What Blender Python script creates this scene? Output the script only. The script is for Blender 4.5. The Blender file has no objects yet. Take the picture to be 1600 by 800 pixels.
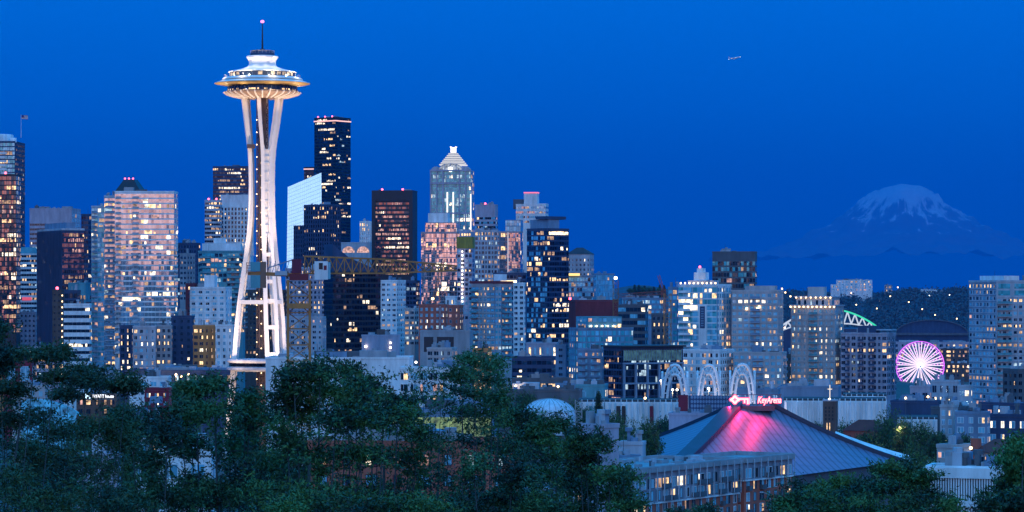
import bpy, math, random
import numpy as np
from mathutils import Vector, Matrix, noise as mnoise

SC = bpy.context.scene
COL = SC.collection
R = math.radians
PI = math.pi

# ------------------------------------------------------------------ camera
F, HX, HY, CZ = 4500.0, 800.0, 455.0, 110.0      # focal length and horizon of the 1600 x 800 frame, eye height
cam_d = bpy.data.cameras.new('camera')
cam = bpy.data.objects.new('camera', cam_d)
COL.objects.link(cam)
cam.location = (0, 0, CZ)
cam.rotation_euler = (R(90), 0, 0)
cam_d.sensor_width = 36.0
cam_d.lens = 36.0 * F / 1600.0
cam_d.shift_y = (HY - 400.0) / 1600.0
cam_d.clip_start = 1.0
cam_d.clip_end = 400000.0
SC.camera = cam

# ------------------------------------------------------------------ dusk sky
LOBE = Vector((0.10, -1.0, 0.0)).normalized()     # where the sun went down, behind the viewer
world = bpy.data.worlds.new('World')
SC.world = world
world.use_nodes = True
wt = world.node_tree
wt.nodes.clear()
def wn(t, **k):
    n = wt.nodes.new(t)
    for a, b in k.items():
        setattr(n, a, b)
    return n
def ramp(node, stops):
    cr = node.color_ramp
    while len(cr.elements) > 1:
        cr.elements.remove(cr.elements[-1])
    cr.elements[0].position = stops[0][0]
    cr.elements[0].color = (*stops[0][1], 1)
    for p, c in stops[1:]:
        e = cr.elements.new(p)
        e.color = (*c, 1)
tc = wn('ShaderNodeTexCoord')
sep = wn('ShaderNodeSeparateXYZ')
wt.links.new(tc.outputs['Generated'], sep.inputs[0])
asin = wn('ShaderNodeMath', operation='ARCSINE')
wt.links.new(sep.outputs['Z'], asin.inputs[0])
elev = wn('ShaderNodeMath', operation='MULTIPLY')
elev.inputs[1].default_value = 2 / PI
wt.links.new(asin.outputs[0], elev.inputs[0])
flat = wn('ShaderNodeVectorMath', operation='MULTIPLY')
flat.inputs[1].default_value = (1, 1, 0)
wt.links.new(tc.outputs['Generated'], flat.inputs[0])
nrm = wn('ShaderNodeVectorMath', operation='NORMALIZE')
wt.links.new(flat.outputs[0], nrm.inputs[0])
dot = wn('ShaderNodeVectorMath', operation='DOT_PRODUCT')
dot.inputs[1].default_value = LOBE
wt.links.new(nrm.outputs[0], dot.inputs[0])
lob = wn('ShaderNodeMapRange', interpolation_type='SMOOTHSTEP')
lob.inputs['From Min'].default_value = 0.30
lob.inputs['From Max'].default_value = 1.0
wt.links.new(dot.outputs['Value'], lob.inputs['Value'])
er = wn('ShaderNodeValToRGB')
ramp(er, [(0.0, (0.0, 0.078, 0.34)), (0.018, (0.0, 0.112, 0.50)), (0.040, (0.0, 0.175, 0.78)), (0.068, (0.0, 0.215, 0.92)),
          (0.16, (0.0, 0.40, 1.30)), (0.45, (0.03, 0.62, 1.65)), (1.0, (0.05, 0.60, 1.55))])
wr = wn('ShaderNodeValToRGB')
ramp(wr, [(0.0, (1.2, 0.46, 0.28)), (0.03, (1.35, 0.68, 0.58)), (0.07, (1.00, 0.78, 0.92)), (0.14, (0.48, 0.84, 1.40)),
          (0.30, (0.20, 0.80, 1.65)), (0.6, (0.08, 0.66, 1.65)), (1.0, (0.05, 0.60, 1.55))])
wt.links.new(elev.outputs[0], er.inputs[0])
wt.links.new(elev.outputs[0], wr.inputs[0])
mx = wn('ShaderNodeMix', data_type='RGBA')
wt.links.new(lob.outputs[0], mx.inputs[0])
wt.links.new(er.outputs[0], mx.inputs[6])
wt.links.new(wr.outputs[0], mx.inputs[7])
sky = wn('ShaderNodeTexSky', sky_type='NISHITA', sun_disc=False)
SUN_EL = R(-3.0)
sky.sun_elevation = SUN_EL
sky.sun_rotation = math.atan2(LOBE.x, LOBE.y)
sky.ozone_density = 4.0
skb = wn('ShaderNodeBackground')
skb.inputs['Strength'].default_value = 0.02
wt.links.new(sky.outputs[0], skb.inputs['Color'])
bg = wn('ShaderNodeBackground')
bg.inputs['Strength'].default_value = 1.0
wt.links.new(mx.outputs[2], bg.inputs['Color'])
addw = wn('ShaderNodeAddShader')
wt.links.new(skb.outputs[0], addw.inputs[0])
wt.links.new(bg.outputs[0], addw.inputs[1])
wo = wn('ShaderNodeOutputWorld')
wt.links.new(addw.outputs[0], wo.inputs['Surface'])

# the last light of the set sun, a broad soft source low in the same quarter
sd = bpy.data.lights.new('afterglow_sun', 'SUN')
sd.energy = 0.12
sd.angle = R(50)
sd.color = (1.0, 0.74, 0.80)
sun = bpy.data.objects.new('afterglow_sun', sd)
COL.objects.link(sun)
sun.rotation_euler = Vector((-LOBE.x, -LOBE.y, -0.30)).to_track_quat('-Z', 'Y').to_euler()

SC.view_settings.view_transform = 'Standard'
SC.view_settings.look = 'None'
SC.view_settings.exposure = 0.0
SC.view_settings.gamma = 1.0
SC.view_settings.use_curve_mapping = False
HAZE_DENS = 2.0e-5
HAZE_COL = (0.003, 0.262, 0.66, 1)
cy = SC.cycles
cy.max_bounces = 6
cy.diffuse_bounces = 2
cy.glossy_bounces = 3
cy.transmission_bounces = 2
cy.volume_bounces = 1
cy.transparent_max_bounces = 6
cy.sample_clamp_indirect = 4.0
cy.use_denoising = True
try:
    cy.denoiser = 'OPENIMAGEDENOISE'
except Exception:
    pass
cy.caustics_reflective = False
cy.caustics_refractive = False

# ------------------------------------------------------------------ helpers
def wp(px, py, Y):
    """A point of the place: where the line of sight of a spot in the 1600 x 800 frame is at the distance Y."""
    return Vector(((px - HX) / F * Y, Y, CZ - (py - HY) / F * Y))

def sstep(a, b, x):
    t = min(1.0, max(0.0, (x - a) / (b - a)))
    return t * t * (3 - 2 * t)

def gz(x, y):
    """Height of the ground."""
    if y < 0:
        h = 104 + 42 * sstep(0, -330, y) if y < 0 else 104
    else:
        h = 104 - 34 * sstep(0, 110, y) - 24 * sstep(90, 420, y) - 6 * sstep(350, 900, y)
        h += 8 * sstep(1700, 2900, y) * (1 - sstep(0, 500, x))
        h -= 38 * sstep(3300, 4500, y)
        h -= 34 * sstep(250, 480, x) * sstep(1700, 2600, y) * (1 - sstep(3300, 4500, y))
    return h

class MB:
    """Collects quads, boxes, bars and lathes into one mesh."""
    def __init__(s):
        s.v, s.f, s.m = [], [], []
    def quad(s, a, b, c, d, m=0):
        i = len(s.v)
        s.v += [a, b, c, d]
        s.f.append((i, i + 1, i + 2, i + 3))
        s.m.append(m)
    def poly(s, pts, m=0):
        i = len(s.v)
        s.v += pts
        s.f.append(tuple(range(i, i + len(pts))))
        s.m.append(m)
    def box(s, x0, x1, y0, y1, z0, z1, m=0):
        i = len(s.v)
        s.v += [(x0, y0, z0), (x1, y0, z0), (x1, y1, z0), (x0, y1, z0), (x0, y0, z1), (x1, y0, z1), (x1, y1, z1), (x0, y1, z1)]
        for q in ((0, 3, 2, 1), (4, 5, 6, 7), (0, 1, 5, 4), (1, 2, 6, 5), (2, 3, 7, 6), (3, 0, 4, 7)):
            s.f.append(tuple(i + k for k in q))
            s.m.append(m)
        return s
    def prism(s, pts, z0, z1, m=0, pts1=None):
        """Extruded outline (counter-clockwise x, y points), with another outline on top if given."""
        n, i = len(pts), len(s.v)
        s.v += [(p[0], p[1], z0) for p in pts] + [(p[0], p[1], z1) for p in (pts1 or pts)]
        for k in range(n):
            s.f.append((i + k, i + (k + 1) % n, i + n + (k + 1) % n, i + n + k))
            s.m.append(m)
        s.f.append(tuple(i + n + k for k in range(n)))
        s.f.append(tuple(i + k for k in reversed(range(n))))
        s.m += [m, m]
        return s
    def bar(s, a, b, w, d=None, m=0, up=None):
        """A square bar from a to b."""
        a, b = Vector(a), Vector(b)
        t = (b - a)
        if t.length < 1e-6:
            return s
        t.normalize()
        u = Vector(up) if up else (Vector((0, 0, 1)) if abs(t.z) < 0.9 else Vector((0, 1, 0)))
        x = t.cross(u).normalized()
        y = x.cross(t).normalized()
        d = d or w
        i = len(s.v)
        for p in (a, b):
            for sx, sy in ((-1, -1), (1, -1), (1, 1), (-1, 1)):
                s.v.append(tuple(p + x * (sx * w / 2) + y * (sy * d / 2)))
        for q in ((0, 1, 2, 3), (7, 6, 5, 4), (0, 4, 5, 1), (1, 5, 6, 2), (2, 6, 7, 3), (3, 7, 4, 0)):
            s.f.append(tuple(i + k for k in q))
            s.m.append(m)
        return s
    def tube(s, pts, rads, n=6, m=0):
        i0 = len(s.v)
        pts = [Vector(p) for p in pts]
        for k, p in enumerate(pts):
            t = (pts[min(k + 1, len(pts) - 1)] - pts[max(k - 1, 0)]).normalized()
            u = Vector((0, 0, 1)) if abs(t.z) < 0.85 else Vector((1, 0, 0))
            x = t.cross(u).normalized()
            y = x.cross(t)
            for j in range(n):
                a = 2 * PI * j / n
                s.v.append(tuple(p + (x * math.cos(a) + y * math.sin(a)) * rads[k]))
        for k in range(len(pts) - 1):
            for j in range(n):
                a, b = i0 + k * n + j, i0 + k * n + (j + 1) % n
                s.f.append((a, b, b + n, a + n))
                s.m.append(m)
        s.f.append(tuple(i0 + (len(pts) - 1) * n + j for j in range(n)))
        s.m.append(m)
        return s
    def lathe(s, prof, n=32, m=0, cx=0, cy=0):
        i0 = len(s.v)
        for r, z in prof:
            for j in range(n):
                a = 2 * PI * j / n
                s.v.append((cx + r * math.cos(a), cy + r * math.sin(a), z))
        for k in range(len(prof) - 1):
            for j in range(n):
                a, b = i0 + k * n + j, i0 + k * n + (j + 1) % n
                s.f.append((a, b, b + n, a + n))
                s.m.append(m)
        return s
    def build(s, name, mats, parent=None, smooth=False):
        me = bpy.data.meshes.new(name)
        me.from_pydata([tuple(p) for p in s.v], [], s.f)
        for mt in (mats if isinstance(mats, (list, tuple)) else [mats]):
            me.materials.append(mt)
        if any(s.m):
            me.polygons.foreach_set('material_index', s.m)
        if smooth:
            me.polygons.foreach_set('use_smooth', [True] * len(me.polygons))
        o = bpy.data.objects.new(name, me)
        COL.objects.link(o)
        if parent:
            o.parent = parent
        return o

def empty(name, loc, rz=0.0):
    o = bpy.data.objects.new(name, None)
    o.empty_display_size = 1
    COL.objects.link(o)
    o.location = loc
    o.rotation_euler = (0, 0, rz)
    return o

def tag(o, label=None, cat=None, group=None, kind=None):
    if label: o['label'] = label
    if cat: o['category'] = cat
    if group: o['group'] = group
    if kind: o['kind'] = kind
    return o

KIDS = {}
def copy_thing(o, loc, rz=0.0, scale=None, label=None):
    c = o.copy()
    COL.objects.link(c)
    c.location = loc
    c.rotation_euler = (0, 0, rz)
    if scale: c.scale = scale
    if label: c['label'] = label
    if o.name not in KIDS:
        KIDS[o.name] = [(k, [g for g in k.children]) for k in o.children]
    for k, gs in KIDS[o.name]:
        d = k.copy()
        COL.objects.link(d)
        d.parent = c
        for g in gs:
            e = g.copy()
            COL.objects.link(e)
            e.parent = d
    return c

# ------------------------------------------------------------------ materials
MATS = {}
def newmat(name):
    m = bpy.data.materials.new(name)
    m.use_nodes = True
    nt = m.node_tree
    return m, nt, nt.nodes['Principled BSDF']

def coords(nt):
    tc = nt.nodes.new('ShaderNodeTexCoord')
    oi = nt.nodes.new('ShaderNodeObjectInfo')
    ad = nt.nodes.new('ShaderNodeVectorMath')
    nt.links.new(tc.outputs['Object'], ad.inputs[0])
    nt.links.new(oi.outputs['Location'], ad.inputs[1])
    return ad.outputs[0]

def wall_mat(name, col, rough=0.85, var=0.30, scale=0.25, metal=0.0, streak=True):
    """Painted, stone or concrete surface with blotches and faint vertical streaks."""
    if name in MATS: return MATS[name]
    m, nt, b = newmat(name)
    v = coords(nt)
    mp = nt.nodes.new('ShaderNodeVectorMath'); mp.operation = 'MULTIPLY'
    mp.inputs[1].default_value = (1, 1, 0.22 if streak else 1.0)
    nt.links.new(v, mp.inputs[0])
    n1 = nt.nodes.new('ShaderNodeTexNoise')
    n1.inputs['Scale'].default_value = scale
    n1.inputs['Detail'].default_value = 5
    n1.inputs['Roughness'].default_value = 0.65
    nt.links.new(mp.outputs[0], n1.inputs['Vector'])
    cr = nt.nodes.new('ShaderNodeValToRGB')
    lo = tuple(max(0.0, c * (1 - var)) for c in col)
    hi = tuple(min(0.95, c * (1 + var * 0.7)) for c in col)
    ramp(cr, [(0.3, lo), (0.7, hi)])
    nt.links.new(n1.outputs['Fac'], cr.inputs[0])
    nt.links.new(cr.outputs[0], b.inputs['Base Color'])
    b.inputs['Roughness'].default_value = rough
    b.inputs['Metallic'].default_value = metal
    MATS[name] = m
    return m

def glass_mat(name, tint, refl=0.8, rough=0.06, wob=0.02, cell=(1.5, 1.5, 3.4), even=0.0):
    """Coated window glass: every pane sits at its own very small tilt."""
    if name in MATS: return MATS[name]
    m, nt, b = newmat(name)
    v = coords(nt)
    sn = nt.nodes.new('ShaderNodeVectorMath'); sn.operation = 'SNAP'
    sn.inputs[1].default_value = cell
    nt.links.new(v, sn.inputs[0])
    wnz = nt.nodes.new('ShaderNodeTexWhiteNoise')
    nt.links.new(sn.outputs[0], wnz.inputs['Vector'])
    s1 = nt.nodes.new('ShaderNodeVectorMath'); s1.operation = 'SUBTRACT'
    s1.inputs[1].default_value = (0.5, 0.5, 0.5)
    nt.links.new(wnz.outputs['Color'], s1.inputs[0])
    nz = nt.nodes.new('ShaderNodeTexNoise')
    nz.inputs['Scale'].default_value = 0.09
    nt.links.new(v, nz.inputs['Vector'])
    s3 = nt.nodes.new('ShaderNodeVectorMath'); s3.operation = 'SUBTRACT'
    s3.inputs[1].default_value = (0.5, 0.5, 0.5)
    nt.links.new(nz.outputs['Color'], s3.inputs[0])
    ad0 = nt.nodes.new('ShaderNodeVectorMath')
    nt.links.new(s1.outputs[0], ad0.inputs[0]); nt.links.new(s3.outputs[0], ad0.inputs[1])
    s2 = nt.nodes.new('ShaderNodeVectorMath'); s2.operation = 'SCALE'
    s2.inputs['Scale'].default_value = wob
    nt.links.new(ad0.outputs[0], s2.inputs[0])
    ge = nt.nodes.new('ShaderNodeNewGeometry')
    ad = nt.nodes.new('ShaderNodeVectorMath')
    nt.links.new(ge.outputs['Normal'], ad.inputs[0]); nt.links.new(s2.outputs[0], ad.inputs[1])
    no = nt.nodes.new('ShaderNodeVectorMath'); no.operation = 'NORMALIZE'
    nt.links.new(ad.outputs[0], no.inputs[0])
    nt.links.new(no.outputs[0], b.inputs['Normal'])
    # blinds and rooms behind the glass: a little lighter or darker from pane to pane
    hv = nt.nodes.new('ShaderNodeMix'); hv.data_type = 'RGBA'
    hv.inputs[6].default_value = (*[c * (0.62 + .33 * even) for c in tint], 1)
    hv.inputs[7].default_value = (*[min(1, c * (1.25 - .22 * even)) for c in tint], 1)
    nt.links.new(wnz.outputs['Value'], hv.inputs[0])
    nt.links.new(hv.outputs[2], b.inputs['Base Color'])
    b.inputs['Metallic'].default_value = refl
    b.inputs['Roughness'].default_value = rough
    MATS[name] = m
    return m

def lit_mat(name, col, strength, sample=False, var=True):
    """A lit room, lamp or sign."""
    if name in MATS: return MATS[name]
    m, nt, b = newmat(name)
    b.inputs['Base Color'].default_value = (0.05, 0.05, 0.05, 1)
    b.inputs['Emission Color'].default_value = (*col, 1)
    b.inputs['Emission Strength'].default_value = strength
    if var:
        v = coords(nt)
        nz = nt.nodes.new('ShaderNodeTexNoise')
        nz.inputs['Scale'].default_value = 0.55
        nz.inputs['Detail'].default_value = 3
        nt.links.new(v, nz.inputs['Vector'])
        mr = nt.nodes.new('ShaderNodeMapRange')
        mr.inputs['From Min'].default_value = 0.32
        mr.inputs['From Max'].default_value = 0.68
        mr.inputs['To Min'].default_value = strength * 0.2
        mr.inputs['To Max'].default_value = strength * 1.7
        nt.links.new(nz.outputs['Fac'], mr.inputs['Value'])
        nt.links.new(mr.outputs[0], b.inputs['Emission Strength'])
    m.cycles.emission_sampling = 'AUTO' if sample else 'NONE'
    MATS[name] = m
    return m

W = dict(
    white=wall_mat('white_paint', (0.74, 0.75, 0.77)),
    pale=wall_mat('pale_concrete', (0.42, 0.44, 0.50)),
    lilac=wall_mat('lilac_stone', (0.40, 0.36, 0.44)),
    pink=wall_mat('pink_granite', (0.46, 0.33, 0.34)),
    beige=wall_mat('beige_stucco', (0.44, 0.41, 0.42)),
    tan=wall_mat('tan_panel', (0.58, 0.23, 0.07)),
    grey=wall_mat('grey_concrete', (0.30, 0.31, 0.34)),
    dgrey=wall_mat('dark_concrete', (0.10, 0.11, 0.13)),
    navy=wall_mat('navy_panel', (0.035, 0.06, 0.13)),
    black=wall_mat('black_metal', (0.012, 0.014, 0.02), rough=0.5),
    brown=wall_mat('brown_stone', (0.12, 0.075, 0.06)),
    brick=wall_mat('red_brick', (0.46, 0.115, 0.075)),
    rust=wall_mat('dark_red_panel', (0.20, 0.028, 0.035)),
    teal=wall_mat('teal_panel', (0.10, 0.30, 0.36)),
    bluegrey=wall_mat('blue_grey_panel', (0.17, 0.25, 0.36)),
    roof=wall_mat('roof_membrane', (0.28, 0.30, 0.33), streak=False),
    droof=wall_mat('dark_roof', (0.05, 0.05, 0.06), streak=False),
    redroof=wall_mat('red_roof_tile', (0.16, 0.035, 0.03), streak=False),
    burg=wall_mat('burgundy_panel', (0.22, 0.02, 0.04)),
    steel=wall_mat('galvanised_steel', (0.35, 0.37, 0.40), rough=0.5, metal=0.3),
)
G = dict(
    blue=glass_mat('blue_glass', (0.22, 0.62, 0.82), 0.28),
    teal=glass_mat('teal_glass', (0.10, 0.50, 0.58), 0.28),
    mirror=glass_mat('mirror_glass', (0.66, 0.62, 0.66), 0.95, wob=0.05),
    clear=glass_mat('pale_glass', (0.34, 0.66, 0.84), 0.35, wob=0.035),
    bright=glass_mat('bright_mirror_glass', (0.92, 1.0, 0.98), 0.9, rough=0.10, wob=0.003, even=1.0),
    condo=glass_mat('condominium_glass', (0.54, 0.60, 0.68), 0.78, wob=0.03, even=0.45),
    dark=glass_mat('dark_glass', (0.045, 0.085, 0.14), 0.8),
    black=glass_mat('black_glass', (0.020, 0.026, 0.05), 0.8),
    bronze=glass_mat('bronze_glass', (0.32, 0.22, 0.23), 0.9, wob=0.05),
)
L = dict(
    warm=lit_mat('warm_lit_room', (1.0, 0.62, 0.30), 1.6),
    pale=lit_mat('pale_lit_room', (1.0, 0.82, 0.60), 1.8),
    dim=lit_mat('dim_lit_room', (0.95, 0.54, 0.28), 0.6),
    cool=lit_mat('cool_lit_room', (0.62, 0.85, 1.0), 0.75),
    hot=lit_mat('bright_lit_room', (1.0, 0.78, 0.48), 3.0),
    rose=lit_mat('rose_lit_room', (1.0, 0.52, 0.42), 0.7),
)
LITS = ['warm', 'warm', 'pale', 'dim', 'dim', 'dim', 'dim', 'cool', 'rose']
lamp_warm = lit_mat('warm_lamp_glass', (1.0, 0.66, 0.33), 6.0, var=False)
lamp_white = lit_mat('white_lamp_glass', (1.0, 0.92, 0.82), 6.0, var=False)
lamp_red = lit_mat('red_beacon_glass', (1.0, 0.10, 0.16), 6.0, var=False)
lamp_yellow = lit_mat('yellow_strip_light', (1.0, 0.68, 0.20), 1.6, var=False)
white_steel = wall_mat('white_painted_steel', (0.80, 0.79, 0.76), rough=0.5, var=0.06, scale=0.15)

# ------------------------------------------------------------------ buildings
WIN = {}
def window_mesh(w, h, frame):
    k = (round(w, 1), round(h, 1), frame)
    if k not in WIN:
        w, h = k[0], k[1]
        b = MB()
        t = 0.12
        b.box(-w / 2, w / 2, -0.05, 0.02, -t, 0, 0)
        b.box(-w / 2, w / 2, -0.05, 0.02, h, h + t, 0)
        b.box(-w / 2 - t, -w / 2, -0.05, 0.02, -t, h + t, 0)
        b.box(w / 2, w / 2 + t, -0.05, 0.02, -t, h + t, 0)
        c = w * (0.06 if int(w * 10) % 2 else -0.1)
        b.quad((-w / 2, -0.02, 0), (c - .06, -0.02, 0), (c - .06, -0.02, h), (-w / 2, -0.02, h), 1)
        b.quad((c + .06, -0.02, 0), (w / 2, -0.02, 0), (w / 2, -0.02, h), (c + .06, -0.02, h), 2)
        b.box(c - .06, c + .06, -0.05, 0.02, 0, h, 0)
        me = bpy.data.meshes.new('window')
        me.from_pydata(b.v, [], b.f)
        me.materials.append(W[frame])
        me.materials.append(G['dark'])
        me.materials.append(G['dark'])
        me.polygons.foreach_set('material_index', b.m)
        WIN[k] = me
    return WIN[k]

def set_panes(o, mats, mi, rng, gl='blue'):
    a = b = mats[mi]
    if mi > 1:
        r = rng.random()
        if r < .40: a = mats[rng.randint(0, 1)]
        elif r < .75: b = mats[rng.randint(0, 1)]
    elif rng.random() < .3:
        b = mats[1 - mi]
    for k, m in ((1, a), (2, b)):
        o.material_slots[k].link = 'OBJECT'
        o.material_slots[k].material = m

class Face:
    """One side of a building: runs w metres from an origin, out is its outward direction."""
    def __init__(s, org, u, w):
        s.o, s.u, s.w = Vector(org), Vector(u), w
        s.n = Vector((s.u.y, -s.u.x, 0))
        s.rz = math.atan2(s.u.y, s.u.x)
    def p(s, u, z, out=0.0):
        q = s.o + s.u * u + s.n * out
        return (q.x, q.y, z)
    def quad(s, b, u0, u1, z0, z1, out, m=0):
        b.quad(s.p(u0, z0, out), s.p(u1, z0, out), s.p(u1, z1, out), s.p(u0, z1, out), m)
    def box(s, b, u0, u1, z0, z1, o0, o1, m=0):
        P = [s.p(u0, z0, o1), s.p(u1, z0, o1), s.p(u1, z0, o0), s.p(u0, z0, o0), s.p(u0, z1, o1), s.p(u1, z1, o1), s.p(u1, z1, o0), s.p(u0, z1, o0)]
        i = len(b.v)
        b.v += P
        for q in ((0, 3, 2, 1), (4, 5, 6, 7), (0, 1, 5, 4), (1, 2, 6, 5), (2, 3, 7, 6), (3, 0, 4, 7)):
            b.f.append(tuple(i + k for k in q))
            b.m.append(m)

def S(kind, wall='pale', glass='blue', bay=3.0, fl=3.2, wf=0.6, hf=0.55, lit=0.10, glass2=None, frame=None, balc=None, run=1.5,
      top=0.0, rail='bluegrey', ribw=0.5, lits=None, blank=None):
    return dict(kind=kind, wall=wall, glass=glass, glass2=glass2 or glass, bay=bay, fl=fl, wf=wf, hf=hf, lit=lit, frame=frame or wall,
                balc=balc, run=run, top=top, rail=rail, ribw=ribw, lits=lits or LITS, blank=blank)

def pick_row(rng, n, st, pf):
    """Which of a floor's n windows are lit, in short runs."""
    row, k = [], 0
    while k < n:
        if rng.random() < pf / st['run']:
            ln = max(1, int(rng.expovariate(1 / st['run']) + 0.6))
            c = rng.choice(st['lits'])
            for _ in range(ln):
                row.append(c)
            k += ln
        else:
            row.append(None)
            k += 1
    return row[:n]

def dress(root, face, st, z0, z1, rng, cap, fi):
    """Windows of one side between the heights z0 and z1."""
    kind = st['kind']
    if kind == 'blank' or face.w < 1.0:
        return cap
    gl = st['glass']
    names = [st['glass'], st['glass2']]
    mats = [G[names[0]], G[names[1]]] + [L[k] for k in L]
    lidx = {k: 2 + i for i, k in enumerate(L)}
    nf = max(1, int((z1 - z0) / st['fl']))
    fl = (z1 - z0) / nf
    nb = max(1, int(round(face.w / st['bay'])))
    bw = face.w / nb
    ww, wh = bw * st['wf'], fl * st['hf']
    rest, curtain = MB(), MB()
    pat = rng.choice([(1, 1), (1, 1, .6), (1.15, .7), (1, .55, 1, 1), (1.2, 1.2, .6, .6)]) if st['wf'] < .7 else (1, 1)
    bands = []
    for f in range(nf - 1, -1, -1):
        zb = z0 + f * fl + (fl - wh) * 0.5
        pf = min(.85, st['lit'] * 2.2 + .02) * rng.choice([0.3, 0.6, 1.0, 1.3, 1.8])
        if kind == 'ribbon' and rng.random() < 0.06:
            pf = 0.75
        row = pick_row(rng, nb, st, pf)
        if st['blank'] and any(a <= f < b_ for a, b_ in st['blank']):
            continue
        band = MB()
        for k in range(nb):
            uc = (k + 0.5) * bw
            mi = lidx[row[k]] if row[k] else (0 if rng.random() < 0.6 else 1)
            if kind == 'punch':
                ww = bw * st['wf'] * pat[k % len(pat)]
            if mi > 1 and kind != 'punch' and rng.random() < .6:      # only part of the pane shows a lit room
                q = ww * rng.uniform(.35, .7); lo = uc - ww / 2 if rng.random() < .5 else uc + ww / 2 - q
                zt = zb + wh * rng.choice([1, 1, .7, .55])
                face.quad(band if kind == 'ribbon' else curtain, lo, lo + q, zb, zt, 0.055, mi)
                mi = 0
            if kind == 'punch':
                if cap > 0:
                    o = bpy.data.objects.new('window', window_mesh(ww, wh, st['frame']))
                    COL.objects.link(o)
                    o.parent = root
                    o.location = face.p(uc, zb, 0.03)
                    o.rotation_euler = (0, 0, face.rz)
                    set_panes(o, mats, mi, rng, gl)
                    cap -= 1
                else:
                    face.quad(rest, uc - ww / 2, uc + ww / 2, zb, zb + wh, 0.04, mi)
            elif kind == 'ribbon':
                face.quad(band, uc - ww / 2, uc + ww / 2, zb, zb + wh, 0.04, mi)
            else:
                face.quad(curtain, uc - ww / 2, uc + ww / 2, zb, zb + wh, 0.04, mi)
        if kind == 'ribbon' and band.f:
            bands.append(band.build('window_band', mats, root))
    if rest.f:
        tag(rest.build('window_rest', mats, root), kind='stuff')
    if curtain.f:
        curtain.build('glazing', mats, root)
    if kind == 'punch' and nf > 3 and face.w > 8:
        b = MB(); mode = rng.random()
        if mode < .55:
            for f in range(0, nf + 1):
                z = z0 + f * fl
                face.box(b, .15, face.w - .15, z - .14, z + .14, 0.021, 0.22)
        if mode > .35:
            step = rng.choice([2, 3, 4])
            for k in range(0, nb + 1, step):
                face.box(b, max(.02, k * bw - .22), min(face.w - .02, k * bw + .22), z0, z1 + .2, 0.023, 0.34)
        b.build('facade_relief', W[st['frame']] if rng.random() < .5 else W[st['wall']], root)
    if kind == 'rib':
        b = MB()
        for k in range(nb + 1):
            face.box(b, max(0, k * bw - st['ribw'] / 2), min(face.w, k * bw + st['ribw'] / 2), z0, z1 + 0.5, 0.02, 0.55)
        b.build('facade_ribs', W[st['wall']], root)
    if st['balc']:
        n = 0
        for (u0, u1) in st['balc']:
            for f in range(nf - 1, 0, -1):
                if n >= 60: break
                z = z0 + f * fl
                b = MB()
                face.box(b, u0 * face.w, u1 * face.w, z - 0.12, z + 0.1, 0.05, 1.5, 0)
                face.box(b, u0 * face.w, u1 * face.w, z + 0.1, z + 1.15, 1.42, 1.5, 1)
                b.build('balcony', [W[st['frame']], W[st['rail']]], root)
                n += 1
    return cap

def roof_parts(root, w, d, H, rng, wall, n=3, par=1.0):
    b = MB()
    t = 0.5
    b.box(0.01, w - 0.01, 0.01, d - 0.01, H - 0.05, H + 0.05, 1)
    for (a0, a1, c0, c1) in ((-0.15, w + 0.15, -0.15, t), (-0.15, w + 0.15, d - t, d + 0.15), (-0.15, t, t + 0.002, d - t - 0.002), (w - t, w + 0.15, t + 0.002, d - t - 0.002)):
        b.box(a0, a1, c0, c1, H + 0.06, H + par)
    ro = b.build('roof', [W[wall], W['roof']], root)
    for _ in range(n * 2 + 1 if n else 0):
        sx, sy, sz = rng.uniform(0.04, 0.26) * w, rng.uniform(0.1, 0.3) * d, rng.uniform(0.9, 3.6)
        x, y = rng.uniform(0.08, 0.92) * (w - sx), rng.uniform(0.1, 0.8) * (d - sy)
        q = MB().box(x, x + sx, y, y + sy, H + 0.06, H + sz)
        if rng.random() < 0.5:
            q.lathe([(0.9, H + sz), (0.9, H + sz + 0.9), (0.0, H + sz + 0.9)], 8, cx=x + sx / 2, cy=y + sy / 2)
        q.build('roof_unit', W[rng.choice(['pale', 'grey', 'bluegrey', 'dgrey'])], ro)
    if rng.random() < 0.6:
        x, y = rng.uniform(0.2, 0.8) * w, rng.uniform(0.2, 0.6) * d
        MB().tube([(x, y, H), (x, y, H + 6)], [0.12, 0.05], 5).build('antenna', W['dgrey'], ro)
    return ro

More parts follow.
